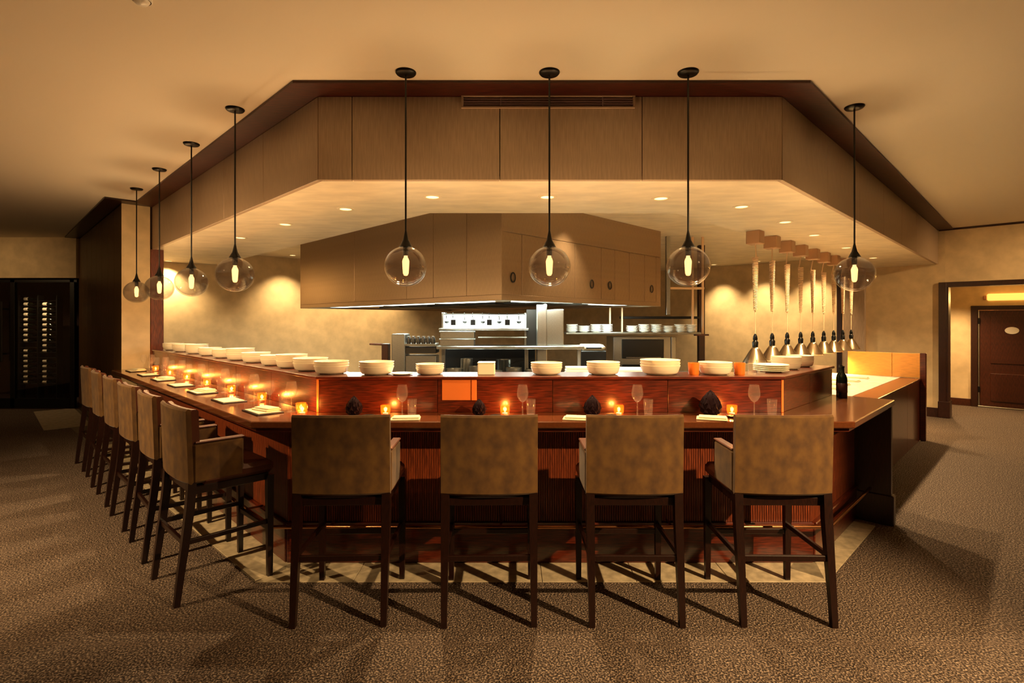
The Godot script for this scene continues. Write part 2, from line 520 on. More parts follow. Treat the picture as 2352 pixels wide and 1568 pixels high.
# ------------------------------------------------------------------ room shell
func build_shell() -> void:
	struct("floor", MB.new().prism([Vector2(-13, -4.5), Vector2(13.5, -4.5), Vector2(13.5, 18), Vector2(-13, 18)], -0.15, 0.0).mesh(), M.carpet, "brown speckled loop carpet")
	struct("ceiling", MB.new().prism([Vector2(-13, -4.5), Vector2(13.5, -4.5), Vector2(13.5, 18), Vector2(-13, 18)], CEIL, CEIL + 0.15).mesh(), M.ceiling_paint, "flat cream ceiling")
	struct("wall_back", MB.new().box(V(-13, 0, -4.0), V(13.5, CEIL, -4.2)).mesh(), M.plaster, "plaster wall behind the viewer")
	struct("wall_left", MB.new().box(V(-12.8, 0, 13.5), V(-12.6, CEIL, -4.0)).mesh(), M.plaster, "plaster wall beside the dining room")
	struct("wall_right", MB.new().box(V(13.0, 0, 4.6), V(13.2, CEIL, -4.0)).mesh(), M.plaster, "plaster wall beside the carpet")
	# far wall with the doorway: x + d = 17.5
	var a := Vector2(0.9, 16.6)
	var j0 := Vector2(7.86, 9.64)
	var j1 := Vector2(9.5, 8.0)
	var b := Vector2(13.0, 4.5)
	var w := Node3D.new()
	w.name = "wall_far"
	w.set_meta("kind", "structure")
	w.set_meta("label", "tan plaster wall with the corridor doorway")
	add_child(w)
	board("kitchen_face", a, j0, 0, CEIL, 0.25, M.plaster, w)
	board("side_face", j1, b, 0, CEIL, 0.25, M.plaster, w)
	board("lintel", j0, j1, 2.37, CEIL, 0.25, M.plaster, w)
	var bb := Node3D.new()
	bb.name = "baseboard_far"
	bb.set_meta("kind", "structure")
	bb.set_meta("label", "dark wooden baseboard on the far wall")
	add_child(bb)
	board("skirting", Vector2(6.6, 10.9), along(j0, a, 0.10), 0, 0.17, 0.02, M.door_frame, bb, 0.004, 0.02)
	board("skirting", along(j1, b, 0.10), b, 0, 0.17, 0.02, M.door_frame, bb, 0.004, 0.02)
	var tr := Node3D.new()
	tr.name = "trim_1"
	tr.set_meta("kind", "structure")
	tr.set_meta("label", "dark wooden casing round the corridor doorway")
	add_child(tr)
	board("casing", along(j0, a, 0.09), along(j0, b, 0.02), 0, 2.45, 0.05, M.door_frame, tr, 0.006, 0.035)
	board("jamb_lining", along(j0, a, 0.0), along(j0, b, 0.05), 0, 2.37, 0.31, M.door_frame, tr, 0.0, 0.02)
	board("plinth_block", along(j0, a, 0.10), along(j0, b, 0.07), 0, 0.3, 0.33, M.door_frame, tr, 0.01, 0.045)
	board("head_casing", along(j0, a, 0.09), along(j1, b, 0.09), 2.37, 2.46, 0.05, M.door_frame, tr, 0.006, 0.03)
	board("casing", along(j1, a, 0.02), along(j1, b, 0.09), 0, 2.45, 0.3, M.door_frame, tr, 0.006, 0.035)
	board("ceiling_bead", Vector2(7.8, 9.7), b, CEIL - 0.035, CEIL, 0.02, M.door_frame, tr, 0.0, 0.015)
	# pilaster where the kitchen wall meets the dining room
	var pl := Node3D.new()
	pl.name = "trim_2"
	pl.set_meta("kind", "structure")
	pl.set_meta("label", "tan wooden pilaster behind the last heat lamp")
	add_child(pl)
	board("pilaster", Vector2(6.72, 10.78), Vector2(7.0, 10.5), 0, SOFF, 0.1, M.veneer, pl, 0.006, 0.1)
	board("edge_strip", Vector2(6.66, 10.84), Vector2(6.72, 10.78), 0, SOFF, 0.1, M.dark_wood, pl, 0.0, 0.12)
	# kitchen's other wall: -x + d = 15.4
	var kw := board("wall_kitchen", Vector2(-6.37, 9.03), Vector2(1.2, 16.6), 0, CEIL, 0.2, M.plaster, self)
	kw.set_meta("kind", "structure")
	kw.set_meta("label", "golden plaster wall of the kitchen")
	# the golden kitchen half of the far wall is a skin of its own
	var ks := board("wall_kitchen_far", Vector2(1.0, 16.42), Vector2(6.66, 10.76), 0, KCEIL, 0.06, M.plaster, self)
	ks.set_meta("kind", "structure")
	ks.set_meta("label", "golden plaster wall behind the heat lamps")
	struct("floor_kitchen", MB.new().prism([Vector2(-1.5, 4.0), Vector2(2.0, 4.0), Vector2(7.0, 10.4), Vector2(1.05, 16.4), Vector2(-6.3, 9.05)], -0.001, 0.004).mesh(), M.tile_dark, "dark kitchen floor")
	# wood-clad block that ends in the plaster pillar face
	var c0 := Vector2(-5.483, 7.457)
	var bl := Node3D.new()
	bl.name = "wall_block"
	bl.set_meta("kind", "structure")
	bl.set_meta("label", "dark wood-clad wall block ending in a plaster pillar face")
	add_child(bl)
	var far0 := Vector2(-8.72, 10.694)
	part("core", MB.new().prism([c0 + Vector2(0.02, 0.06), c0 + Vector2(0.335, 0.375), far0 + Vector2(0.35, 0.35), far0 + Vector2(0.02, 0.02)], 0, CEIL).mesh(), M.dark_wood, bl)
	var L := (far0 - c0).length()
	for i in 8:
		board("cladding_panel", along(far0, c0, L * i / 8.0 + 0.004), along(far0, c0, L * (i + 1) / 8.0 - 0.004), 0.12, CEIL - 0.03, 0.03, M.cladding, bl, 0.003)
	board("pillar_face", c0, c0 + Vector2(0.24, 0.24), 0, CEIL - 0.02, 0.04, M.plaster, bl, 0.003)
	board("jamb_post", c0 + Vector2(0.242, 0.242), c0 + Vector2(0.357, 0.357), 0, SOFF, 0.06, M.mahogany_rib, bl, 0.004, 0.012)
	board("skirting", far0, c0, 0, 0.12, 0.03, M.dark_wood, bl, 0.003, 0.012)
	# dining-room wall with the opening of the wine room
	var wl := Node3D.new()
	wl.name = "wall_wine_room"
	wl.set_meta("kind", "structure")
	wl.set_meta("label", "tan plaster wall above the wine room opening")
	add_child(wl)
	part("lintel", MB.new().box(V(-12.6, 2.62, 10.8), V(-8.70, CEIL, 10.6)).mesh(), M.plaster, wl)
	part("pier", MB.new().box(V(-12.6, 0, 10.8), V(-11.9, 2.62, 10.6)).mesh(), M.plaster, wl)
	# stone border on the floor round the bar, slab by slab
	var st := Node3D.new()
	st.name = "floor_stone_border"
	st.set_meta("kind", "structure")
	st.set_meta("label", "pale stone slab border along the foot of the bar")
	add_child(st)
	part("bed", MB.new().prism([Vector2(-9.15, 10.5), Vector2(-1.72, 3.56), Vector2(2.10, 3.56), Vector2(3.12, 4.55), Vector2(2.9, 4.9), Vector2(2.0, 4.0), Vector2(-1.4, 4.0), Vector2(-5.3, 7.75), Vector2(-8.6, 10.7)], -0.002, 0.002).mesh(), M.grout, st)
	var xs := -1.70
	for i in 6:
		var x1: float = xs + 0.635
		var o0: float = (0.0 if i > 0 else -0.012)
		var inner0: float = xs if i > 0 else -1.58
		var inner1: float = x1 - 0.004 if i < 5 else 2.22
		part("slab", MB.new().prism([Vector2(xs + o0, 3.562), Vector2(x1 - 0.004, 3.562), Vector2(inner1, 3.9), Vector2(inner0, 3.9)], 0.0, 0.006, 0.0015).mesh(), M.stone, st)
		xs = x1
	for i in 7:
		var p0 := along(Vector2(-1.72, 3.57), Vector2(-9.1, 10.48), 0.02 + 0.8 * i)
		var p1 := along(Vector2(-1.72, 3.57), Vector2(-9.1, 10.48), 0.02 + 0.8 * (i + 1) - 0.004)
		part("slab", MB.new().prism([p0, p1, p1 + Vector2(0.22, 0.235), p0 + Vector2(0.22, 0.235)], 0.0, 0.006, 0.0015).mesh(), M.stone, st)
	for i in 4:
		var p0 := along(Vector2(-7.35 , 8.72), Vector2(-9.1, 10.48), -0.02 + 0.62 * i)
		var p1 := along(Vector2(-7.35, 8.72), Vector2(-9.1, 10.48), -0.02 + 0.62 * (i + 1) - 0.004)
		part("slab", MB.new().prism([p0 + Vector2(-0.18, -0.18), p1 + Vector2(-0.18, -0.18), p1 + Vector2(0.25, 0.25), p0 + Vector2(0.25, 0.25)], 0.0, 0.006, 0.0015).mesh(), M.stone, st)
	for i in 2:
		var p0 := along(Vector2(2.13, 3.575), Vector2(3.12, 4.55), 0.01 + 0.68 * i)
		var p1 := along(Vector2(2.13, 3.575), Vector2(3.12, 4.55), 0.01 + 0.68 * (i + 1) - 0.004)
		part("slab", MB.new().prism([p0, p1, p1 + Vector2(-0.18, 0.18), p0 + Vector2(-0.18, 0.18)], 0.0, 0.006, 0.0015).mesh(), M.stone, st)

# ------------------------------------------------------------------ soffit over the bar
func build_soffit() -> void:
	var s := Node3D.new()
	s.name = "ceiling_soffit"
	s.set_meta("kind", "structure")
	s.set_meta("label", "dropped soffit over the bar with veneer fascia and dark crown")
	add_child(s)
	var R1 := Vector2(7.015, 10.485)
	var I2 := Vector2(1.62, 5.087)
	var I1 := Vector2(-0.838, 5.087)
	var L1 := Vector2(-5.575, 9.825)
	var ring := [L0 + Vector2(0.02, 0.02), F1 + Vector2(0.008, 0.02), F2 + Vector2(-0.008, 0.02), R0 + Vector2(-0.02, 0.02), R1, I2, I1, L1, Vector2(-6.36, 9.04), Vector2(-5.15, 7.83)]
	part("underside", MB.new().prism(ring, SOFF, SOFF + 0.03).mesh(), M.soffit_plaster, s)
	part("step_face", MB.new().prism([R1 + Vector2(0.02, 0), I2 + Vector2(0, 0), I1, L1, L1 + Vector2(0.06, 0.06), I1 + Vector2(0.04, 0.06), I2 + Vector2(-0.04, 0.06), R1 + Vector2(0, 0.06)], SOFF + 0.001, KCEIL + 0.02).mesh(), M.soffit_plaster, s)
	part("kitchen_ceiling", MB.new().prism([R1, I2, I1, L1, Vector2(1.0, 16.5)], KCEIL, KCEIL + 0.03).mesh(), M.soffit_plaster, s)
	# fascia boards
	var top := CEIL - 0.022
	var cuts := [-1.433, -1.182, -0.09, 0.961, 1.995]
	for i in 4:
		board("fascia_panel", Vector2(cuts[i] + 0.003, F1.y), Vector2(cuts[i + 1] - 0.003, F1.y), SOFF - 0.004, top, 0.04, M.veneer, s, 0.002)
	var lens := (F1 - L0).length()
	for i in 5:
		board("fascia_panel", along(L0, F1, lens * i / 5.0 + 0.003), along(L0, F1, lens * (i + 1) / 5.0 - 0.003), SOFF - 0.004, top, 0.04, M.veneer, s, 0.002)
	lens = (R0 - F2).length()
	for i in 7:
		board("fascia_panel", along(F2, R0, lens * i / 7.0 + 0.003), along(F2, R0, lens * (i + 1) / 7.0 - 0.003), SOFF - 0.004, top, 0.04, M.veneer, s, 0.002)
	# dark crown band, mitred
	var cr := [Vector2(-5.233, 7.397), Vector2(-1.528, 3.70), Vector2(2.08, 3.70), Vector2(7.94, 9.56), R0 + Vector2(0, 0.05), F2 + Vector2(0, 0.02), F1 + Vector2(0, 0.02), L0 + Vector2(0, 0.02)]
	part("crown", MB.new().prism(cr, CEIL - 0.02, CEIL).mesh(), M.crown_wood, s)
	part("crown", MB.new().prism([Vector2(-5.233, 7.397), Vector2(-5.483, 7.147), Vector2(-8.86, 10.52), Vector2(-8.66, 10.66), Vector2(-5.483, 7.47), L0 + Vector2(0.0, 0.02)], CEIL - 0.0205, CEIL).mesh(), M.dark_wood, s)
	# slot diffuser
	var g := thing("air_grille", "long slot air diffuser let into the front fascia under the crown", "vent", V(0.267, 3.366, 3.92))
	part("back_plate", MB.new().box(Vector3(-0.62, -0.036, 0.001), Vector3(0.62, 0.036, 0.004)).mesh(), M.grille_back, g)
	var fr := MB.new()
	for sy in [-1, 1]:
		fr.box(Vector3(-0.64, sy * 0.042 - 0.006, 0), Vector3(0.64, sy * 0.042 + 0.006, 0.018), 0.002)
	for sx in [-1, 1]:
		fr.box(Vector3(sx * 0.632 - 0.008, -0.036, 0), Vector3(sx * 0.632 + 0.008, 0.036, 0.018), 0.002)
	part("frame", fr.mesh(), M.grille_frame, g)
	var sl := MB.new().box(Vector3(-0.624, -0.002, 0.004), Vector3(0.624, 0.002, 0.014)).mesh()
	for k in 3:
		part("slat", sl, M.grille_back, g, Vector3(0, -0.019 + 0.019 * k, 0))
	for x in [-0.35, 0.40]:
		part("divider", MB.new().box(Vector3(-0.004, -0.036, 0.003), Vector3(0.004, 0.036, 0.015)).mesh(), M.grille_back, g, Vector3(x, 0, 0))

# ------------------------------------------------------------------ extraction hood
func build_hood() -> void:
	var hb := 1.965
	var c := Vector2(-0.106, 5.39)
	var r := Vector2(2.14, 7.71 - 0.07)
	var l := Vector2(-3.5, 8.78)
	var bk := c + (r - c) + (l - c)
	var h := thing("extraction_hood", "large stainless steel extraction hood hanging over the cooking line", "hood", V(c.x, hb, c.y))
	var P := func(p: Vector2) -> Vector2: return p - c
	var pc := Vector2.ZERO
	var pr: Vector2 = P.call(r)
	var plf: Vector2 = P.call(l)
	var pb: Vector2 = P.call(bk)
	var top: float = KCEIL - hb
	var shell := [pc, pr, pb, plf]
	var inn: Array = MB.inset(shell, 0.012)
	part("top_box", MB.new().prism(inn, 0.06, top - 0.001).mesh(), M.hood_steel, h)
	# underside: rim, light panels, baffles
	part("underside", MB.new().prism(MB.inset(shell, 0.05), 0.03, 0.05).mesh(), M.hood_steel, h)
	for e in [[pc, pr], [pr, pb], [pb, plf], [plf, pc]]:
		board("rim", e[0], e[1], -0.0, 0.062, 0.05, M.hood_steel, h, 0.004)
	# face panels with open seams; right face in cabinet doors, left face in long sheets
	var lr: float = pr.length()
	var seams := [0.0, 0.30, 1.20, 1.72, 2.02, 2.36, 2.74, 3.05, lr]
	for i in seams.size() - 1:
		if seams[i + 1] <= seams[i]:
			continue
		var q0 := along(pc, pr, seams[i] + 0.003)
		var q1 := along(pc, pr, minf(seams[i + 1], lr) - 0.003)
		board("door_panel", q0, q1, 0.062, 0.70, 0.012, M.hood_steel, h, 0.002)
	board("upper_panel", pc, pr, 0.705, top - 0.001, 0.012, M.hood_steel, h, 0.002)
	var ll: float = plf.length()
	var sm := [0.0, 0.55, 1.15, 1.7, 3.0, ll]
	for i in sm.size() - 1:
		board("side_panel", along(pc, plf, sm[i + 1] - 0.003), along(pc, plf, sm[i] + 0.003), 0.062, top - 0.001, 0.012, M.hood_steel, h, 0.002)
	# ring pulls
	var ringm := MB.new()
	var pts := []
	for k in 17:
		pts.append(Vector3(0.032 * cos(TAU * k / 16), 0.05 * sin(TAU * k / 16), 0))
	ringm.tube(pts, [0.006], 6, Vector3.BACK)
	var rm := ringm.mesh()
	for t in [0.16, 1.52, 1.9, 2.92]:
		var q := along(pc, pr, t)
		part("ring_pull", rm, M.black_metal, h, Vector3(q.x, 0.24, -q.y) + Vector3(0.707, 0, 0.707) * 0.008, PI / 4)
	# lights under the hood: two strips along each arm
	for e in [[pr, 0.75, 1.65], [pr, 1.85, 2.9], [plf, 0.75, 1.7], [plf, 1.95, 3.0], [plf, 3.25, 4.5]]:
		var dirv: Vector2 = e[0].normalized()
		var other: Vector2 = (plf if e[0] == pr else pr).normalized()
		var m0: Vector2 = dirv * ((e[1] + e[2]) * 0.5) + other * 0.42
		var turn := atan2(dirv.y, dirv.x)
		part("lamp_strip", MB.new().box(Vector3(-(e[2] - e[1]) / 2, 0.018, -0.2), Vector3((e[2] - e[1]) / 2, 0.03, 0.2), 0.003).mesh(), M.hood_glow, h, Vector3(m0.x, 0, -m0.y), turn)
		var al := AreaLight3D.new()
		al.name = "strip_light"
		al.light_color = Color(0.95, 1.0, 0.95)
		al.light_energy = 4.0
		al.area_size = Vector2(e[2] - e[1], 0.4)
		al.area_range = 20.0
		al.shadow_enabled = true
		h.add_child(al, true)
		al.transform = Transform3D(Basis(Vector3.UP, turn) * Basis(Vector3.RIGHT, -PI / 2), Vector3(m0.x, 0.012, -m0.y))
	for i in 5:
		var m1: Vector2 = plf.normalized() * (0.7 + 0.75 * i) + pr.normalized() * 1.5
		part("baffle_filter", MB.new().box(Vector3(-0.3, 0.008, -0.5), Vector3(0.3, 0.03, 0.5), 0.004).mesh(), M.steel_dark, h, Vector3(m1.x, 0, -m1.y), -PI / 4)

# ------------------------------------------------------------------ the bar
func ribbed(len: float, y0: float, y1: float) -> ArrayMesh:
	var mb := MB.new()
	var n := int(len / 0.0165)
	var w := len / n
	for i in n:
		var x := i * w
		var prof := [Vector2(x, -0.005), Vector2(x + w * 0.15, 0.0), Vector2(x + w * 0.85, 0.0), Vector2(x + w, -0.005)]
		for k in 3:
			var a: Vector2 = prof[k]
			var b: Vector2 = prof[k + 1]
			var e := b - a
			mb.quad(Vector3(a.x, y0, a.y), Vector3(b.x, y0, b.y), Vector3(b.x, y1, b.y), Vector3(a.x, y1, a.y), Vector3(-e.y, 0, e.x).normalized())
	mb.box(Vector3(0, y0, -0.03), Vector3(len, y1, -0.0055))
	return mb.mesh()

func build_bar() -> void:
	var b := thing("bar_counter", "long angled mahogany bar with raised ledge and ribbed front", "bar")
	var B0 := Vector2(-5.34, 7.56)
	var B1 := Vector2(-1.628, 3.854)
	var B2 := Vector2(2.178, 3.854)
	var B3 := Vector2(3.05, 4.73)
	# core of the knee wall
	part("core", MB.new().prism([B0 + Vector2(0.02, 0.02), B1 + Vector2(0.012, 0.035), B2 + Vector2(-0.012, 0.035), B3 + Vector2(-0.02, 0.02), B3 + Vector2(-0.24, 0.24), B2 + Vector2(-0.15, 0.35), B1 + Vector2(0.15, 0.35), B0 + Vector2(0.22, 0.22)], 0.006, 1.0).mesh(), M.dark_wood, b)
	for e in [[B0, B1], [B1, B2], [B2, B3]]:
		var len: float = (e[1] - e[0]).length()
		part("ribbed_panel", ribbed(len, 0.30, 1.0), M.mahogany_rib, b, V(e[0].x, 0, e[0].y), atan2(e[1].y - e[0].y, e[1].x - e[0].x))
		board("toe_board", e[0], e[1], 0.006, 0.265, 0.03, M.mahogany, b, 0.006, 0.02)
		board("toe_cap", e[0], e[1], 0.266, 0.298, 0.04, M.mahogany, b, 0.006, 0.032)
	# counter slab and the reddish apron below it
	var outer := [Vector2(-5.53, 7.34), Vector2(-1.75, 3.56), Vector2(2.30, 3.56), Vector2(3.28, 4.55)]
	var back := [Vector2(2.9, 4.93), Vector2(1.96, 3.99), Vector2(-1.40, 3.99), Vector2(-5.19, 7.72)]
	part("counter_top", MB.new().prism(outer + back, 1.032, CTOP, 0.006).mesh(), M.counter_wood, b)
	part("apron", MB.new().prism([Vector2(-5.45, 7.36), Vector2(-1.735, 3.60), Vector2(2.285, 3.60), Vector2(3.2, 4.52), Vector2(2.9, 4.85), Vector2(2.1, 4.0), Vector2(-1.5, 4.0), Vector2(-5.2, 7.6)], 1.0005, 1.0315, 0.004).mesh(), M.mahogany, b)
	# ledge: wall panels, trims and top slab
	var E0 := Vector2(-5.20, 7.69)
	var E3 := Vector2(2.92, 4.845)
	part("ledge_core", MB.new().prism([E0 + Vector2(0.03, 0.03), F1 + Vector2(0.012, 0.03), F2 + Vector2(-0.012, 0.03), E3 + Vector2(-0.02, 0.02), E3 + Vector2(-0.22, 0.22), F2 + Vector2(-0.13, 0.32), F1 + Vector2(0.13, 0.32), E0 + Vector2(0.24, 0.24)], CTOP + 0.0005, 1.322).mesh(), M.dark_wood, b)
	var fx := [-1.433, -0.55, 0.30, 1.15, 1.995]
	for i in 4:
		board("ledge_panel", Vector2(fx[i] + 0.002, F1.y), Vector2(fx[i + 1] - 0.002, F1.y), CTOP + 0.0005, 1.322, 0.028, M.mahogany, b, 0.002)
	var ln := (F1 - E0).length()
	for i in 6:
		board("ledge_panel", along(E0, F1, ln * i / 6.0 + 0.002), along(E0, F1, ln * (i + 1) / 6.0 - 0.002), CTOP + 0.0005, 1.322, 0.028, M.mahogany, b, 0.002)
	ln = (E3 - F2).length()
	for i in 2:
		board("ledge_panel", along(F2, E3, ln * i / 2.0 + 0.002), along(F2, E3, ln * (i + 1) / 2.0 - 0.002), CTOP + 0.0005, 1.322, 0.028, M.mahogany, b, 0.002)
	part("corner_trim", MB.new().box(Vector3(-0.008, CTOP + 0.0005, -0.004), Vector3(0.008, 1.322, 0.006), 0.002).mesh(), M.copper, b, V(F1.x, 0, F1.y))
	part("corner_trim", MB.new().box(Vector3(-0.008, CTOP + 0.0005, -0.004), Vector3(0.008, 1.322, 0.006), 0.002).mesh(), M.copper, b, V(F2.x, 0, F2.y))
	var lt := MB.new().prism([E0 + Vector2(0.0, -0.02), F1 + Vector2(-0.008, -0.02), F2 + Vector2(0.008, -0.02), E3 + Vector2(0.014, -0.014), E3 + Vector2(-0.25, 0.25), F2 + Vector2(-0.14, 0.345), F1 + Vector2(0.14, 0.345), E0 + Vector2(0.26, 0.24)], 1.323, LTOP, 0.004)
	part("ledge_top", lt.mesh(), M.mahogany, b)
	# gable that closes the overhang at the end of the counter
	board("end_gable", Vector2(2.72, 5.06), Vector2(3.24, 4.54), 0.0, 1.031, 0.06, M.dark_wood, b, 0.004)
	board("gable_plinth", Vector2(2.72, 5.06), Vector2(3.255, 4.525), 0.0, 0.26, 0.09, M.dark_wood, b, 0.008, 0.015)
	# foot rail with brackets
	var off := 0.13
	var G0 := B0 + Vector2(-off * 0.707 + 0.1, -off * 0.707 - 0.1)
	var G1 := B1 + Vector2(-off * 0.414, -off)
	var G2 := B2 + Vector2(off * 0.414, -off)
	var G3 := B3 + Vector2(off * 0.707 - 0.05, -off * 0.707 - 0.05)
	part("foot_rail", MB.new().tube([V(G0.x, 0.31, G0.y), V(G1.x, 0.31, G1.y), V(G2.x, 0.31, G2.y), V(G3.x, 0.31, G3.y)], [0.014], 10, Vector3.UP).mesh(), M.brass, b)
	var brm := MB.new().box(Vector3(-0.008, 0.303, -0.12), Vector3(0.008, 0.317, 0.0), 0.002).mesh()
	for x in [-1.2, 0.0, 1.2]:
		part("rail_bracket", brm, M.brass, b, V(B1.x + (x + 1.55), 0, G1.y))
	for t in [0.5, 1.7, 2.9, 4.1]:
		var p := along(G1, G0, t)
		part("rail_bracket", brm, M.brass, b, V(p.x, 0, p.y), -PI / 4)
	# amber sheet on the ledge panel, standing in for an unidentified amber rectangle
	var cp := thing("amber_plate", "amber stand-in plate for an unidentified rectangle under the ledge beside the second stool", "plate", V(-0.385, 1.235, 3.918))
	part("sheet", MB.new().box(Vector3(-0.13, -0.065, 0.001), Vector3(0.085, 0.085, 0.006), 0.001).mesh(), M.copper, cp)
	part("end_strip", MB.new().box(Vector3(0.088, -0.065, 0.001), Vector3(0.125, 0.085, 0.014), 0.002).mesh(), M.copper, cp)

# ------------------------------------------------------------------ pass under the heat lamps
func build_pass() -> void:
	var p := thing("pass_counter", "red mahogany serving pass with white stone top under the heat lamps", "counter")
	var s0 := Vector2(3.12, 4.93)
	var s1 := Vector2(5.99, 7.80)
	part("body", MB.new().prism([s0 + Vector2(-0.02, 0.02), s1 + Vector2(-0.02, 0.02), s1 + Vector2(-0.95, 0.95), s0 + Vector2(-0.95, 0.95)], 0.005, 0.885).mesh(), M.dark_wood, p)
	var ln := (s1 - s0).length()
	for i in 4:
		board("face_panel", along(s0, s1, ln * i / 4.0 + 0.002), along(s0, s1, ln * (i + 1) / 4.0 - 0.002), 0.005, 0.885, 0.028, M.mahogany, p, 0.002)
	part("red_cap", MB.new().prism([s0 + Vector2(0.01, -0.01), s1 + Vector2(0.01, -0.01), s1 + Vector2(-0.16, 0.16), s0 + Vector2(-0.16, 0.16)], 0.886, 0.915, 0.004).mesh(), M.mahogany, p)
	for i in 4:
		var q0 := along(s0 + Vector2(-0.162, 0.162), s1 + Vector2(-0.162, 0.162), ln * i / 4.0 + 0.002)
		var q1 := along(s0 + Vector2(-0.162, 0.162), s1 + Vector2(-0.162, 0.162), ln * (i + 1) / 4.0 - 0.002)
		part("stone_slab", MB.new().prism([q0, q1, q1 + Vector2(-0.80, 0.80), q0 + Vector2(-0.80, 0.80)], 0.886, 0.918, 0.003).mesh(), M.marble, p)
	# end screen facing along the pass
	var e0 := s1 + Vector2(-0.65, 0.65)
	board("end_screen", e0, along(e0, s1, 0.58), 0.919, 1.277, 0.045, M.amber_panel, p, 0.003, 0.0)
	board("end_screen", along(e0, s1, 0.584), s1 + Vector2(0.01, -0.01), 0.919, 1.277, 0.045, M.amber_panel, p, 0.003, 0.0)
	board("end_post", along(s1, e0, 0.0), s1 + Vector2(0.05, -0.05), 0.005, 1.285, 0.08, M.mahogany, p, 0.004, 0.01)
	# tickets and cloths on the stone under the lamps
	for i in 5:
		var q := along(s0 + Vector2(-0.5, 0.5), s1 + Vector2(-0.5, 0.5), 1.2 + 0.55 * i)
		var t := thing("folded_cloth", "white folded cloth on the stone pass, %s from the bar's end" % ORD[i], "cloth", V(q.x, 0.9185, q.y), PI / 4 + 0.1 * sin(i * 2.1), "cloths on the pass")
		part("lower_fold", MB.new().box(Vector3(-0.09, 0, -0.2), Vector3(0.09, 0.012, 0.2), 0.005).mesh(), M.linen, t)
		part("upper_fold", MB.new().box(Vector3(-0.085, 0.0125, -0.195), Vector3(0.088, 0.024, 0.19), 0.005).mesh(), M.linen, t)

# ------------------------------------------------------------------ stools
func curved_slab(hw: float, y0: float, y1: float, zin: float, th: float, bulge: float, tilt: float) -> ArrayMesh:
	var mb := MB.new()
	var n := 12
	var at := func(i: int, y: float, o: float) -> Vector3:
		var s := -1.0 + 2.0 * i / n
		return Vector3(s * hw, y, zin + bulge * (1.0 - s * s) + o + (y - 0.74) * tilt)
	var nm := func(i: int) -> Vector3:
		var s := -1.0 + 2.0 * i / n
		return Vector3(2.0 * bulge * s / hw, 0, 1).normalized()
	var r := minf(0.012, th * 0.45)
	for i in n:
		var n0: Vector3 = nm.call(i)
		var n1: Vector3 = nm.call(i + 1)
		for f in [[th, 1.0], [0.0, -1.0]]:
			mb.quad4(at.call(i, y0 + r, f[0]), at.call(i + 1, y0 + r, f[0]), at.call(i + 1, y1 - r, f[0]), at.call(i, y1 - r, f[0]), n0 * f[1], n1 * f[1], n1 * f[1], n0 * f[1])
		mb.quad(at.call(i, y1, r), at.call(i + 1, y1, r), at.call(i + 1, y1, th - r), at.call(i, y1, th - r), Vector3.UP)
		mb.quad(at.call(i, y0, r), at.call(i + 1, y0, r), at.call(i + 1, y0, th - r), at.call(i, y0, th - r), Vector3.DOWN)
		for e in [[th, th - r, 1.0], [0.0, r, -1.0]]:
			mb.quad(at.call(i, y1 - r, e[0]), at.call(i + 1, y1 - r, e[0]), at.call(i + 1, y1, e[1]), at.call(i, y1, e[1]), (n0 * e[2] + Vector3.UP).normalized())
			mb.quad(at.call(i, y0 + r, e[0]), at.call(i + 1, y0 + r, e[0]), at.call(i + 1, y0, e[1]), at.call(i, y0, e[1]), (n0 * e[2] + Vector3.DOWN).normalized())
	for e in [[0, Vector3.LEFT], [n, Vector3.RIGHT]]:
		mb.quad(at.call(e[0], y0, r), at.call(e[0], y0 + r, 0.0), at.call(e[0], y1 - r, 0.0), at.call(e[0], y1, r), e[1])
		mb.quad(at.call(e[0], y0, r), at.call(e[0], y1, r), at.call(e[0], y1, th - r), at.call(e[0], y0, th - r), e[1])
		mb.quad(at.call(e[0], y0, th - r), at.call(e[0], y1, th - r), at.call(e[0], y1 - r, th), at.call(e[0], y0 + r, th), e[1])
	return mb.mesh()

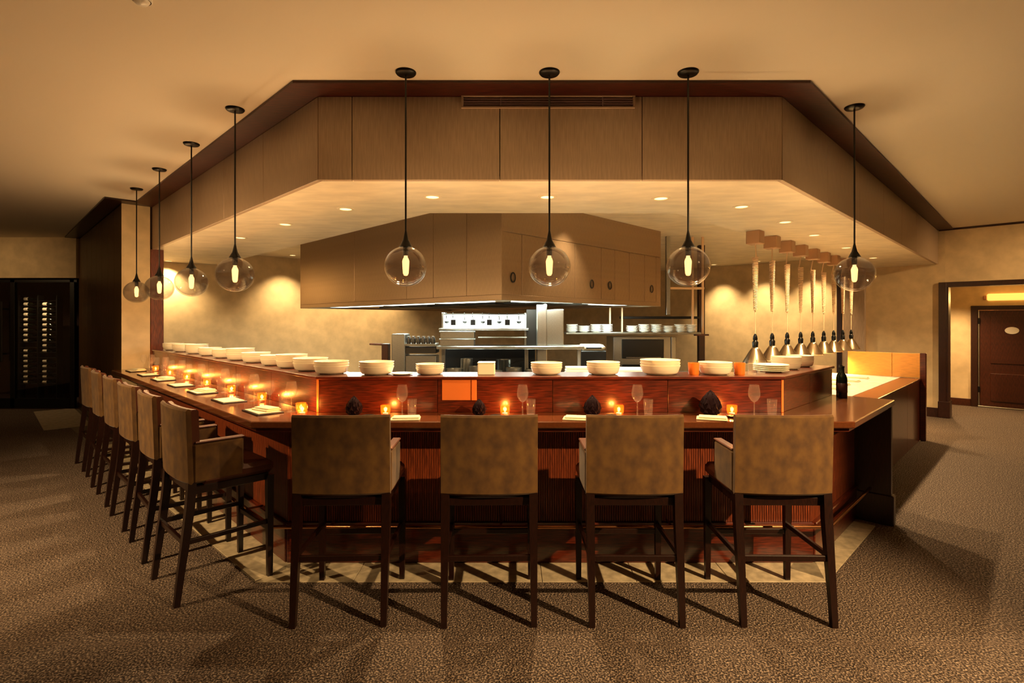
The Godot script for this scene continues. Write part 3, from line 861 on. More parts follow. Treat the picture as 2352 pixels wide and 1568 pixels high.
func stool(at: Vector3, turn: float, label: String, group: String) -> void:
	if not shared.has("stool_leg_rear"):
		shared.stool_leg_rear = MB.new().tube([Vector3(0, 0.0, 0.285), Vector3(0, 0.2, 0.262), Vector3(0, 0.42, 0.233), Vector3(0, 0.6, 0.212), Vector3(0, 0.745, 0.203)], [0.0165, 0.019, 0.022, 0.024, 0.024], 4).mesh()
		shared.stool_leg_front = MB.new().tube([Vector3(0, 0.0, -0.272), Vector3(0, 0.4, -0.272), Vector3(0, 0.70, -0.272)], [0.016, 0.02, 0.022], 4).mesh()
		shared.stool_apron = MB.new().box(Vector3(-0.262, 0.665, -0.27), Vector3(0.262, 0.715, 0.2), 0.004).mesh()
		shared.stool_seat = MB.new().box(Vector3(-0.285, 0.716, -0.30), Vector3(0.285, 0.80, 0.155), 0.025).mesh()
		shared.stool_back_in = curved_slab(0.268, 0.745, 1.198, 0.15, 0.045, 0.028, 0.035)
		shared.stool_back_out = curved_slab(0.283, 0.737, 1.206, 0.196, 0.03, 0.028, 0.035)
		shared.stool_arm = MB.new().box(Vector3(-0.024, 0.737, -0.10), Vector3(0.024, 0.985, 0.20), 0.012).mesh()
		shared.stool_pad = MB.new().box(Vector3(-0.027, 0.986, -0.105), Vector3(0.027, 0.998, 0.19), 0.005).mesh()
		shared.stool_rail_w = MB.new().box(Vector3(-0.26, -0.017, -0.011), Vector3(0.26, 0.017, 0.011), 0.003).mesh()
		shared.stool_rail_d = MB.new().box(Vector3(-0.011, -0.015, -0.262), Vector3(0.011, 0.015, 0.24), 0.003).mesh()
	var t := thing("bar_stool", label, "bar stool", at, turn, group)
	for s in [-1, 1]:
		part("rear_leg", shared.stool_leg_rear, M.leg_wood, t, Vector3(s * 0.258, 0, 0))
		part("front_leg", shared.stool_leg_front, M.leg_wood, t, Vector3(s * 0.268, 0, 0))
		var arm := part("arm", shared.stool_arm, M.velvet, t, Vector3(s * 0.262, 0, 0))
		part("arm_pad", shared.stool_pad, M.leather, arm)
		part("side_stretcher", shared.stool_rail_d, M.leg_wood, t, Vector3(s * 0.262, 0.38, 0))
	part("seat_frame", shared.stool_apron, M.leg_wood, t)
	part("seat", shared.stool_seat, M.leather, t)
	part("backrest", shared.stool_back_in, M.leather, t)
	part("back_cover", shared.stool_back_out, M.velvet, t)
	part("rear_stretcher", shared.stool_rail_w, M.leg_wood, t, Vector3(0, 0.374, 0.238))
	part("front_stretcher", shared.stool_rail_w, M.leg_wood, t, Vector3(0, 0.33, -0.272))

func build_stools() -> void:
	var fx := [-1.005, -0.137, 0.718, 1.59]
	var tw := [0.035, 0.02, -0.005, -0.015]
	for i in 4:
		stool(V(fx[i], 0, 3.33), tw[i], "velvet-backed bar stool at the front counter, %s from the counter's end gable" % ORD[3 - i], "bar stools at the front counter")
	for i in 6:
		stool(V(-2.05 - 0.587 * i, 0, 3.64 + 0.587 * i), -PI / 4 + [0.03, -0.02, 0.02, 0.0, -0.03, 0.02][i], "velvet-backed bar stool at the long counter wing, %s from the wood-clad block" % ORD[5 - i], "bar stools at the long wing")

# ------------------------------------------------------------------ pendants
func build_pendants() -> void:
	var canopy := MB.new().lathe([Vector2(0, -0.022), Vector2(0.03, -0.022), Vector2(0.062, -0.016), Vector2(0.07, -0.006), Vector2(0.07, 0.0)], 28).mesh()
	var cap := MB.new().lathe([Vector2(0.0, -0.06), Vector2(0.018, -0.06), Vector2(0.02, 0.02), Vector2(0.045, 0.0), Vector2(0.034, 0.02), Vector2(0.02, 0.045), Vector2(0.013, 0.075), Vector2(0.006, 0.11), Vector2(0, 0.112)], 20).mesh()
	var pr := []
	for k in 25:
		var a := PI * (0.045 + 0.955 * k / 24.0)
		pr.append(Vector2(0.142 * sin(a), 0.135 * cos(a)))
	var inner := []
	for p in pr:
		inner.append(Vector2(p.x * 0.955, p.y * 0.935 + 0.0045))
	pr.reverse()
	var globe := MB.new().lathe(pr, 40).lathe(inner, 40).mesh()
	var bulb := MB.new().lathe([Vector2(0, -0.068), Vector2(0.012, -0.065), Vector2(0.019, -0.05), Vector2(0.022, 0.0), Vector2(0.024, 0.03), Vector2(0.018, 0.048), Vector2(0.012, 0.058), Vector2(0.012, 0.072)], 16).mesh()
	var at := [[-4.75, 6.72], [-3.89, 5.86], [-3.03, 5.02], [-2.19, 4.2], [-0.716, 3.58], [0.252, 3.58], [1.187, 3.58], [2.68, 4.157]]
	for i in at.size():
		var y := 2.12
		var t := thing("globe_pendant", "smoky glass globe pendant with filament bulb, %s from the wood-clad block" % ORD[i], "pendant lamp", V(at[i][0], CEIL, at[i][1]), 0.3 * i, "globe pendants round the bar")
		part("canopy", canopy, M.black_metal, t)
		part("cord", MB.new().tube([Vector3(0, -0.02, 0), Vector3(0, y + 0.24 - CEIL, 0)], [0.0065], 8).mesh(), M.black, t)
		part("socket_cap", cap, M.black_metal, t, Vector3(0, y + 0.132 - CEIL, 0))
		part("glass_globe", globe, M.smoke_glass, t, Vector3(0, y - CEIL, 0))
		part("bulb", bulb, M.bulb_glow, t, Vector3(0, y + 0.005 - CEIL, 0))
		omni(t, Vector3(0, y + 0.0 - CEIL, 0), WARM, 0.69, 0.022)

# ------------------------------------------------------------------ heat lamps
func build_heat_lamps() -> void:
	var boxm := MB.new().box(Vector3(-0.078, -0.15, -0.078), Vector3(0.078, 0.0, 0.078), 0.006).mesh()
	var coil := MB.new()
	var pts := []
	for k in 360:
		var a := TAU * k / 10.0
		var f := k / 359.0
		var r: float = 0.03 * (1.0 - 0.55 * f)
		pts.append(Vector3(r * cos(a), -0.30 - 0.62 * f, r * sin(a)))
	pts.push_front(Vector3(0, -0.15, 0))
	coil.tube(pts, [0.0075], 5, Vector3.UP)
	var coilm := coil.mesh()
	var cordm := MB.new().tube([Vector3(0, -0.92, 0), Vector3(0, -1.20, 0)], [0.006], 6).mesh()
	var sock := MB.new().lathe([Vector2(0.03, -1.35), Vector2(0.034, -1.29), Vector2(0.02, -1.27), Vector2(0.026, -1.255), Vector2(0.022, -1.22), Vector2(0.008, -1.19), Vector2(0, -1.19)], 16).mesh()
	var shade := MB.new().lathe([Vector2(0.134, -1.528), Vector2(0.137, -1.53), Vector2(0.14, -1.525), Vector2(0.05, -1.37), Vector2(0.03, -1.345), Vector2(0.0, -1.345)], 28).mesh()
	var bulb := MB.new().lathe([Vector2(0, -1.50), Vector2(0.04, -1.49), Vector2(0.05, -1.46), Vector2(0.03, -1.41), Vector2(0.02, -1.37)], 16).mesh()
	for i in 9:
		var dd: float = 6.18 + 0.386 * i
		var t := thing("heat_lamp", "conical steel heat lamp on a coiled cord over the pass, %s from the bar's end" % ORD[i], "heat lamp", V(dd - 3.35, SOFF, dd), PI / 4 + 0.35 * i, "heat lamps over the pass")
		var bx := part("ceiling_box", boxm, M.lamp_box, t)
		bx.rotation.y = -0.35 * i
		part("coiled_cord", coilm, M.cord_tan, t)
		part("straight_cord", cordm, M.cord_tan, t)
		part("socket", sock, M.black_metal, t)
		var sh := part("shade", shade, M.heat_shade, t)
		part("bulb", bulb, M.heat_glow, sh)
		spot(t, Vector3(0, -1.52, 0), Vector3(0, -3, 0), Color(1.0, 0.76, 0.46), 2.2, 72.0, 0.8, 0.04)

# ------------------------------------------------------------------ kitchen line
func sbox(called: String, label: String, cat: String, lo: Vector3, hi: Vector3, m: Material, bev := 0.004) -> MeshInstance3D:
	# lo and hi as (x, y, d)
	var c := V((lo.x + hi.x) / 2, lo.y, (lo.z + hi.z) / 2)
	var h := Vector3((hi.x - lo.x) / 2, 0, absf(hi.z - lo.z) / 2)
	var o := part(called, MB.new().box(Vector3(-h.x, 0, -h.z), Vector3(h.x, hi.y - lo.y, h.z), bev).mesh(), m, self, c)
	tag(o, label, cat)
	return o

func pbox(called: String, x0: float, x1: float, y0: float, y1: float, d0: float, d1: float, m: Material, parent: Node, bev := 0.003) -> MeshInstance3D:
	return part(called, MB.new().box(V(x0, y0, d1), V(x1, y1, d0), bev).mesh(), m, parent)

func build_kitchen() -> void:
	# cooking suite under the hood
	var s := thing("cooking_suite", "stainless steel cooking suite with overshelf under the hood", "stove")
	pbox("body", -1.6, 0.95, 0.06, 0.98, 6.15, 6.95, M.steel, s)
	pbox("kick_plate", -1.55, 0.9, 0.0, 0.06, 6.2, 6.9, M.black, s)
	pbox("cooktop", -0.84, 0.28, 0.981, 1.02, 6.15, 6.9, M.black, s)
	pbox("splash_back", -0.86, 0.30, 1.02, 1.42, 6.86, 6.9, M.black, s)
	for x in [-0.86, 0.18]:
		pbox("post", x - 0.022, x + 0.022, 0.981, 1.86, 6.66, 6.70, M.steel, s)
	pbox("thick_post", 0.30, 0.425, 0.981, 1.962, 6.45, 6.57, M.steel, s, 0.01)
	pbox("lower_shelf", -0.90, 0.86, 1.42, 1.456, 6.3, 6.72, M.steel, s, 0.006)
	pbox("upper_shelf", -0.88, 0.20, 1.645, 1.668, 6.38, 6.72, M.steel, s, 0.005)
	pbox("white_backsplash", -0.86, 0.18, 1.669, 1.84, 6.64, 6.66, M.white_ceramic, s)
	pbox("dark_flue", 0.18, 0.32, 1.457, 1.90, 6.60, 6.70, M.steel_dark, s)
	pbox("steel_flue", 0.43, 0.64, 1.457, 1.90, 6.58, 6.70, M.steel, s, 0.006)
	pbox("rail", -0.41, 0.18, 1.553, 1.565, 6.40, 6.412, M.steel, s)
	pbox("shelf_leg", 0.80, 0.84, 0.981, 1.42, 6.5, 6.54, M.steel, s)
	pbox("hook_rail", -0.84, 0.16, 1.832, 1.844, 6.50, 6.512, M.steel_dark, s)
	pbox("hook_rail_arm", -0.84, -0.825, 1.832, 1.844, 6.512, 6.66, M.steel_dark, s)
	pbox("hook_rail_arm", 0.145, 0.16, 1.832, 1.844, 6.512, 6.66, M.steel_dark, s)
	# tools hung from the rail
	var hook := MB.new()
	hook.tube([Vector3(0, 0.012, 0), Vector3(0, 0.016, 0.008), Vector3(0, 0.010, 0.014), Vector3(0, -0.02, 0.012)], [0.003], 6)
	hook.tube([Vector3(0, -0.02, 0.012), Vector3(0.004, -0.07, 0.012)], [0.006, 0.004], 6)
	var hm := hook.mesh()
	var bowlm := MB.new().lathe([Vector2(0, -0.03), Vector2(0.022, -0.022), Vector2(0.032, 0.0), Vector2(0.03, 0.0), Vector2(0.02, -0.018), Vector2(0, -0.025)], 14).mesh()
	var slotm := MB.new().box(Vector3(-0.03, -0.05, -0.003), Vector3(0.03, 0.02, 0.003), 0.003).mesh()
	var hx := [-0.80, -0.72, -0.58, -0.48, -0.36, -0.28, -0.16, -0.06, 0.08]
	for i in hx.size():
		var t := thing("hanging_ladle" if i % 2 == 0 else "hanging_turner", "dark %s hung on the overshelf rail, %s from the row of dark jars" % ["ladle" if i % 2 == 0 else "turner", ORD[i]], "utensil", V(hx[i], 1.838, 6.494), 0.0, "utensils on the overshelf rail")
		part("handle", hm, M.black_metal, t)
		part("head", bowlm if i % 2 == 0 else slotm, M.black_metal, t, Vector3(0.004, -0.085, 0.012))
	# pans on the lower shelf
	for i in 2:
		var t := thing("steel_pan", "%s shallow steel gastronorm pan on the overshelf" % ["lower", "upper"][i], "pan", V(-0.655, 1.4565 + 0.09 * i, 6.46), 0.02 * i)
		var mb := MB.new()
		mb.box(Vector3(-0.18, 0, -0.12), Vector3(0.18, 0.006, 0.12), 0.002)
		for sg in [-1, 1]:
			mb.box(Vector3(-0.2, 0.004, sg * 0.125 - 0.004), Vector3(0.2, 0.08, sg * 0.125 + 0.004), 0.002)
			mb.box(Vector3(sg * 0.195 - 0.004, 0.004, -0.121), Vector3(sg * 0.195 + 0.004, 0.08, 0.121), 0.002)
		part("tray", mb.mesh(), M.steel, t)
		part("rim", MB.new().tube([Vector3(-0.21, 0.082, -0.14), Vector3(0.21, 0.082, -0.14), Vector3(0.21, 0.082, 0.14), Vector3(-0.21, 0.082, 0.14), Vector3(-0.21, 0.082, -0.14)], [0.006], 6, Vector3.UP).mesh(), M.steel, t)
	# saucepans on the cooktop
	var potp := [[-0.68, 6.30, 0.10, 0.17], [-0.42, 6.26, 0.085, 0.2], [-0.2, 6.28, 0.085, 0.15], [0.02, 6.30, 0.095, 0.18], [0.22, 6.27, 0.07, 0.16], [-0.1, 6.55, 0.09, 0.26], [-0.56, 6.58, 0.075, 0.27]]
	for i in potp.size():
		var q: Array = potp[i]
		var t := thing("saucepan", "steel saucepan on the black cooktop, %s from the thick steel post" % ORD[[6, 4, 3, 1, 0, 2, 5][i]], "saucepan", V(q[0], 1.0205, q[1]), PI / 2 + 0.15 * (i % 3) if i < 5 else 0.1, "saucepans on the cooktop")
		part("pot", MB.new().lathe([Vector2(0, 0), Vector2(q[2] - 0.01, 0), Vector2(q[2], 0.01), Vector2(q[2], q[3]), Vector2(q[2] + 0.004, q[3] + 0.003), Vector2(q[2] - 0.004, q[3]), Vector2(q[2] - 0.005, 0.012), Vector2(0, 0.008)], 24).mesh(), M.steel, t)
		part("handle", MB.new().tube([Vector3(q[2] - 0.002, q[3] * 0.8, 0), Vector3(q[2] + 0.07, q[3] * 0.9, 0), Vector3(q[2] + 0.16, q[3] * 0.95, 0)], [0.008, 0.007, 0.009], 8, Vector3.UP).mesh(), M.black_metal, t)
	# cold counter with jars at the far end of the suite
	var c := thing("steel_cabinet", "bright steel cabinet with two shelves at the end of the suite", "cabinet")
	pbox("side_panel", -1.43, -1.27, 0.981, 1.60, 6.3, 6.6, M.steel, c, 0.008)
	pbox("upper_shelf", -1.27, -0.905, 1.462, 1.484, 6.3, 6.6, M.steel, c)
	pbox("drawer_front", -1.27, -0.905, 1.37, 1.44, 6.32, 6.6, M.steel_dark, c)
	pbox("lower_box", -1.27, -0.905, 0.981, 1.34, 6.32, 6.6, M.steel, c, 0.006)
	var jar := MB.new().lathe([Vector2(0, 0), Vector2(0.026, 0), Vector2(0.027, 0.06), Vector2(0.02, 0.075), Vector2(0, 0.075)], 14).mesh()
	var jl := MB.new().lathe([Vector2(0.02, 0.0755), Vector2(0.021, 0.088), Vector2(0, 0.089)], 14).mesh()
	for i in 6:
		var t := thing("spice_jar", "dark spice jar on the steel cabinet's shelf, %s from its side panel" % ORD[i], "jar", V(-1.235 + 0.058 * i, 1.4845, 6.36), 0.0, "dark spice jars")
		part("body", jar, M.black, t)
		part("lid", jl, M.steel, t)
	var kb := thing("knife_block", "brown knife block with handles beside the bright steel cabinet", "knife block", V(-1.53, 0.981, 6.45))
	part("block", MB.new().box(Vector3(-0.04, 0, -0.06), Vector3(0.04, 0.5, 0.06), 0.006).mesh(), M.dark_wood, kb)
	part("handle", MB.new().tube([Vector3(-0.04, 0.49, 0), Vector3(-0.2, 0.495, 0)], [0.013, 0.011], 8, Vector3.UP).mesh(), M.door_wood, kb)
	# low steel stand with white boards, in front on the other side
	var st := thing("steel_stand", "low steel stand carrying white cutting boards beside the suite", "stand")
	pbox("top", 1.0, 2.1, 1.13, 1.155, 5.9, 6.4, M.steel, st)
	for x in [1.04, 2.06]:
		for d in [5.95, 6.35]:
			pbox("leg", x - 0.018, x + 0.018, 0.0, 1.13, d - 0.018, d + 0.018, M.steel, st)
	pbox("under_shelf", 1.02, 2.08, 0.40, 0.42, 5.93, 6.37, M.steel, st)
	pbox("upper_plate", 0.59, 0.99, 1.13, 1.155, 5.9, 6.1, M.steel, st)
	for i in 3:
		var t := sbox("cutting_board", "%s white cutting board in the pile by the suite" % ["bottom", "middle", "top"][i], "cutting board", Vector3(0.6 + 0.004 * i, 1.1555 + 0.029 * i, 5.92), Vector3(0.87 + 0.003 * i, 1.183 + 0.029 * i, 6.08), M.white_ceramic, 0.005)
		t.set_meta("group", "white cutting boards by the suite")
	for i in 2:
		var t := sbox("cutting_board", "%s white cutting board on the steel stand" % ["lower", "upper"][i], "cutting board", Vector3(1.2, 1.1555 + 0.029 * i, 5.95), Vector3(1.52, 1.183 + 0.029 * i, 6.3), M.white_ceramic, 0.005)
		t.set_meta("group", "white cutting boards on the stand")
	# small grill with pale lid
	var gr := thing("small_grill", "small black grill with a pale lid behind the cutting boards", "grill", V(1.08, 0, 7.22))
	part("body", MB.new().box(Vector3(-0.17, 0.0, -0.2), Vector3(0.17, 1.36, 0.2), 0.008).mesh(), M.black, gr)
	part("lid", MB.new().box(Vector3(-0.16, 1.361, -0.19), Vector3(0.16, 1.44, 0.19), 0.03).mesh(), M.ceramic, gr)
	part("handle", MB.new().tube([Vector3(-0.1, 1.40, 0.21), Vector3(0.1, 1.40, 0.21)], [0.01], 8, Vector3.UP).mesh(), M.black_metal, gr)
	# gantry with plates
	var g := thing("plate_gantry", "steel gantry shelf hung beside the hood and stacked with white plates", "shelf")
	pbox("shelf", 0.80, 2.80, 1.560, 1.590, 7.85, 8.25, M.steel, g, 0.005)
	for x in [1.50, 1.685]:
		pbox("hanger", x - 0.012, x + 0.012, 1.589, 1.964, 8.12, 8.144, M.cord_tan, g)
	for x in [2.765, 2.92]:
		pbox("hanger", x - 0.016, x + 0.016, 1.56, KCEIL - 0.001, 8.12, 8.152, M.cord_tan, g)
	pbox("cross_rail", 2.36, 2.94, 2.24, 2.275, 8.115, 8.155, M.cord_tan, g)
	pbox("hanger", 2.34, 2.40, 1.85, KCEIL - 0.001, 8.05, 8.11, M.steel, g)
	pbox("dark_shelf", 1.72, 2.92, 1.79, 1.83, 8.26, 8.5, M.black, g)
	pbox("bracket", 2.75, 2.96, 1.535, 1.56, 7.98, 8.04, M.door_wood, g)
	var plate := MB.new().lathe([Vector2(0, 0), Vector2(0.05, 0), Vector2(0.052, 0.006), Vector2(0.088, 0.022), Vector2(0.086, 0.026), Vector2(0.05, 0.012), Vector2(0, 0.010)], 20).mesh()
	var sx := [0.90, 1.08, 1.26, 1.42, 1.80, 1.98, 2.16, 2.34, 2.52, 2.68]
	for i in sx.size():
		for k in 5 if i % 3 != 1 else 4:
			var o := part("white_plate", plate, M.white_ceramic, self, V(sx[i], 1.5905 + 0.0225 * k, 7.96))
			tag(o, "white plate on the gantry, %s in the %s pile from the suite" % [["bottom", "second", "third", "fourth", "fifth"][k], ORD[i]], "plate", "white plates on the gantry")
	# oven tower and dark post behind the gantry
	var ov := thing("oven_tower", "steel double oven tower with dark glass doors below the gantry", "oven", V(2.2, 0, 9.2))
	part("body", MB.new().box(Vector3(-0.50, 0.0, -0.35), Vector3(0.46, 1.49, 0.3), 0.006).mesh(), M.steel, ov)
	for k in 2:
		var door := part("door", MB.new().box(Vector3(-0.36, 1.13 - 0.42 * k, 0.301), Vector3(0.34, 1.45 - 0.42 * k, 0.325), 0.005).mesh(), M.black, ov)
		part("handle", MB.new().tube([Vector3(-0.3, 1.15 - 0.42 * k, 0.36), Vector3(0.28, 1.15 - 0.42 * k, 0.36)], [0.01], 8, Vector3.UP).mesh(), M.steel, door)
		for x in [-0.28, 0.26]:
			part("handle_stud", MB.new().box(Vector3(x - 0.008, 1.142 - 0.42 * k, 0.324), Vector3(x + 0.008, 1.158 - 0.42 * k, 0.356), 0.002).mesh(), M.steel, door)
	part("corner_post", MB.new().box(Vector3(0.47, 0, 0.2), Vector3(0.55, 1.49, 0.3), 0.006).mesh(), M.steel, ov)
	var dp := sbox("dark_post", "slim dark wooden post standing behind the gantry", "post", Vector3(3.17, 0.004, 9.0), Vector3(3.27, KCEIL - 0.001, 9.1), M.door_frame)
	# prep bench behind the ledge
	var pb := thing("prep_bench", "steel prep bench running behind the raised ledge", "bench")
	pbox("top", -1.2, 1.6, 0.88, 0.92, 4.4, 5.0, M.steel, pb)
	pbox("under_shelf", -1.15, 1.55, 0.3, 0.32, 4.45, 4.95, M.steel, pb)
	for x in [-1.15, 0.2, 1.55]:
		for d in [4.46, 4.94]:
			pbox("leg", x - 0.02, x + 0.02, 0.0, 0.88, d - 0.02, d + 0.02, M.steel, pb)

# ------------------------------------------------------------------ things on the counter
func wine_glass(at: Vector3, label: String, group: String, sc := 1.0) -> void:
	if not shared.has("wg_bowl"):
		shared.wg_bowl = MB.new().lathe([Vector2(0.003, 0.10), Vector2(0.022, 0.112), Vector2(0.038, 0.14), Vector2(0.041, 0.165), Vector2(0.036, 0.2), Vector2(0.031, 0.225)], 24).mesh()
		shared.wg_stem = MB.new().lathe([Vector2(0.003, 0.1), Vector2(0.0035, 0.05), Vector2(0.005, 0.01), Vector2(0.03, 0.004), Vector2(0.036, 0.001), Vector2(0.036, 0.0), Vector2(0, 0.0)], 20).mesh()
	var t := thing("wine_glass", label, "wine glass", at, 0.0, group)
	t.scale = Vector3(sc, sc, sc)
	part("bowl", shared.wg_bowl, M.clear_glass, t)
	part("stem", shared.wg_stem, M.clear_glass, t)

func tumbler(at: Vector3, label: String, group: String, sc := 1.0) -> void:
	if not shared.has("tumbler"):
		shared.tumbler = MB.new().lathe([Vector2(0.034, 0.115), Vector2(0.030, 0.012), Vector2(0.0, 0.011)], 24).mesh()
		shared.tumbler_base = MB.new().lathe([Vector2(0.0, 0.010), Vector2(0.0295, 0.010), Vector2(0.029, 0.0), Vector2(0.0, 0.0)], 24).mesh()
	var t := thing("water_tumbler", label, "tumbler", at, 0.0, group)
	t.scale = Vector3(sc, sc, sc)
	part("wall", shared.tumbler, M.clear_glass, t)
	part("base", shared.tumbler_base, M.clear_glass, t)

func candle(at: Vector3, label: String, group: String, e := 0.11) -> void:
	if not shared.has("votive"):
		shared.votive = MB.new().lathe([Vector2(0.036, 0.075), Vector2(0.034, 0.03), Vector2(0.028, 0.006), Vector2(0.0, 0.006)], 20).mesh()
		shared.votive_base = MB.new().lathe([Vector2(0, 0.005), Vector2(0.028, 0.005), Vector2(0.03, 0.0), Vector2(0, 0)], 20).mesh()
		shared.votive_wax = MB.new().lathe([Vector2(0.0, 0.022), Vector2(0.019, 0.021), Vector2(0.02, 0.007), Vector2(0, 0.007)], 16).mesh()
		shared.votive_flame = MB.new().lathe([Vector2(0, 0.024), Vector2(0.006, 0.03), Vector2(0.008, 0.038), Vector2(0.005, 0.052), Vector2(0.0, 0.066)], 12).mesh()
	var t := thing("votive_candle", label, "candle", at, 0.0, group)
	part("glass_cup", shared.votive, M.amber_glass, t)
	part("cup_base", shared.votive_base, M.clear_glass, t)
	var wax := part("wax", shared.votive_wax, M.wax, t)
	part("flame", shared.votive_flame, M.flame_glow, wax)
	omni(t, Vector3(0, 0.045, 0), Color(1.0, 0.60, 0.24), e, 0.012)

func artichoke(at: Vector3, turn: float, sc: float, label: String, group: String) -> void:
	if not shared.has("choke"):
		shared.choke = MB.new().lathe([Vector2(0, 0), Vector2(0.035, 0.004), Vector2(0.052, 0.035), Vector2(0.05, 0.07), Vector2(0.034, 0.105), Vector2(0.012, 0.128), Vector2(0, 0.13)], 18).mesh()
		var leaf := MB.new()
		var a := Vector3(-0.017, 0, 0)
		var b := Vector3(0.017, 0, 0)
		var tip := Vector3(0, 0.042, 0.004)
		var mid := Vector3(0, 0.014, 0.012)
		for q in [[a, mid, tip], [mid, b, tip], [a, b, mid]]:
			var nn: Vector3 = (q[1] - q[0]).cross(q[2] - q[0]).normalized()
			nn = nn if nn.z > 0 else -nn
			leaf.tri(q[0], q[1], q[2], nn, nn, nn)
		leaf.tri(a, tip, b, Vector3.FORWARD, Vector3.FORWARD, Vector3.FORWARD)
		shared.choke_leaf = leaf.mesh()
		shared.choke_stem = MB.new().tube([Vector3(0, 0.012, 0), Vector3(0.0, 0.012, 0.09)], [0.011, 0.009], 8).mesh()
	var t := thing("artichoke", label, "artichoke", at, turn, group)
	t.scale = Vector3(sc, sc, sc)
	part("heart", shared.choke, M.purple_leaf, t)
	for row in 5:
		var y := 0.012 + 0.023 * row
		var r: float = [0.044, 0.052, 0.048, 0.036, 0.02][row]
		var n: int = [9, 9, 8, 7, 5][row]
		for k in n:
			var an := TAU * (k + 0.5 * (row % 2)) / n
			var o := part("leaf", shared.choke_leaf, M.purple_leaf, t, Vector3(sin(an) * r, y, cos(an) * r), an)
			o.rotation.x = [0.15, -0.05, -0.25, -0.45, -0.6][row]

func build_table_settings() -> void:
	# front counter: four places; each with a candle, glass, tumbler, artichoke and napkin
	var who := ["fourth", "third", "second", "first"]
	var ax := [-1.13, -0.235, 0.575, 1.42]
	var cx := [-0.90, -0.05, 0.76, 1.565]
	var gx := [-0.775, 0.075, 0.885, 1.71]
	var tx := [-0.715, 0.135, 0.975, 1.86]
	var nx := [-0.73, -1e3, 0.45, 1.37]
	for i in 4:
		artichoke(V(ax[i], CTOP, 3.80), 1.0 + i, [1.0, 0.85, 1.05, 1.3][i], "dark purple artichoke against the ledge by the %s front stool from the gable" % who[i], "artichokes on the bar")
		candle(V(cx[i], CTOP, 3.78), "lit votive candle by the %s front stool from the gable" % who[i], "votive candles on the bar")
		wine_glass(V(gx[i], CTOP, 3.75), "stemmed wine glass by the %s front stool from the gable" % who[i], "wine glasses on the bar")
		tumbler(V(tx[i], CTOP, 3.80), "clear water tumbler by the %s front stool from the gable" % who[i], "tumblers on the bar")
		var s := thing("black_saucer", "small black saucer by the %s front stool from the gable" % who[i], "saucer", V(ax[i] + 0.125, CTOP, 3.72), 0.0, "black saucers on the bar")
		part("dish", MB.new().lathe([Vector2(0, 0), Vector2(0.03, 0), Vector2(0.048, 0.014), Vector2(0.045, 0.015), Vector2(0.028, 0.005), Vector2(0, 0.004)], 20).mesh(), M.tray_black, s)
		if nx[i] > -100:
			napkin(V(nx[i], CTOP, 3.64), 0.1 - 0.15 * i, "folded cream napkin by the %s front stool from the gable" % who[i])
	# long wing: seven places
	var A := Vector2(-1.60, 3.70)
	var dirv := Vector2(-0.7071, 0.7071)
	var inw := Vector2(0.7071, 0.7071)
	for i in 7:
		var c := A + dirv * (0.35 + 0.76 * i)
		var nm: String = ORD[i]
		var mt := thing("place_setting_tray", "black tray with cream paper on the long wing, %s from the bar's corner" % nm, "tray", V(c.x, CTOP, c.y), -PI / 4, "trays on the long wing")
		part("tray", MB.new().box(Vector3(-0.16, 0, -0.09), Vector3(0.16, 0.010, 0.10), 0.003).mesh(), M.tray_black, mt)
		part("paper", MB.new().box(Vector3(-0.14, 0.0105, -0.075), Vector3(0.14, 0.0125, 0.085)).mesh(), M.linen, mt)
		if i % 2 == 0:
			var b := c + inw * 0.02
			napkin(V(b.x, CTOP + 0.0128, b.y), -PI / 4 + 0.2, "folded cream napkin on the %s tray of the long wing from the corner" % nm)
		var g0 := c + inw * 0.15 + dirv * -0.14
		var g1 := c + inw * 0.12 + dirv * 0.20
		var g2 := c + inw * 0.17 + dirv * 0.06
		var g3 := c + inw * 0.17 + dirv * -0.26
		wine_glass(V(g0.x, CTOP, g0.y), "stemmed wine glass before the %s tray of the long wing, towards the corner" % nm, "wine glasses on the bar")
		wine_glass(V(g1.x, CTOP, g1.y), "stemmed wine glass before the %s tray of the long wing, towards the wood-clad block" % nm, "wine glasses on the bar", 0.92)
		tumbler(V(g2.x, CTOP, g2.y), "clear water tumbler before the %s tray of the long wing" % nm, "tumblers on the bar")
		candle(V(g3.x, CTOP, g3.y), "lit votive candle beside the %s tray of the long wing" % nm, "votive candles on the bar")
	candle(V(-1.50, CTOP, 3.80), "lit votive candle standing in the bar's inner corner", "votive candles on the bar", 0.12)
	# two dark bottles at the end of the counter
	var bm := MB.new().lathe([Vector2(0, 0), Vector2(0.036, 0), Vector2(0.037, 0.005), Vector2(0.037, 0.17), Vector2(0.03, 0.2), Vector2(0.014, 0.225), Vector2(0.013, 0.265), Vector2(0.016, 0.267), Vector2(0.016, 0.28), Vector2(0, 0.28)], 20).mesh()
	var lb := MB.new().lathe([Vector2(0.0372, 0.05), Vector2(0.0378, 0.051), Vector2(0.0378, 0.13), Vector2(0.0372, 0.131)], 20).mesh()
	for i in 2:
		var q := Vector2(2.90 + 0.035 * i, 4.66 + 0.08 * i)
		var t := thing("dark_bottle", "dark bottle at the gable end of the counter, %s the bar" % ["nearer the stools on", "behind its twin on"][i], "bottle", V(q.x, CTOP, q.y), 0.4 * i)
		part("glass_body", bm, M.bottle_glass, t)
		part("label_band", lb, M.door_frame, t)

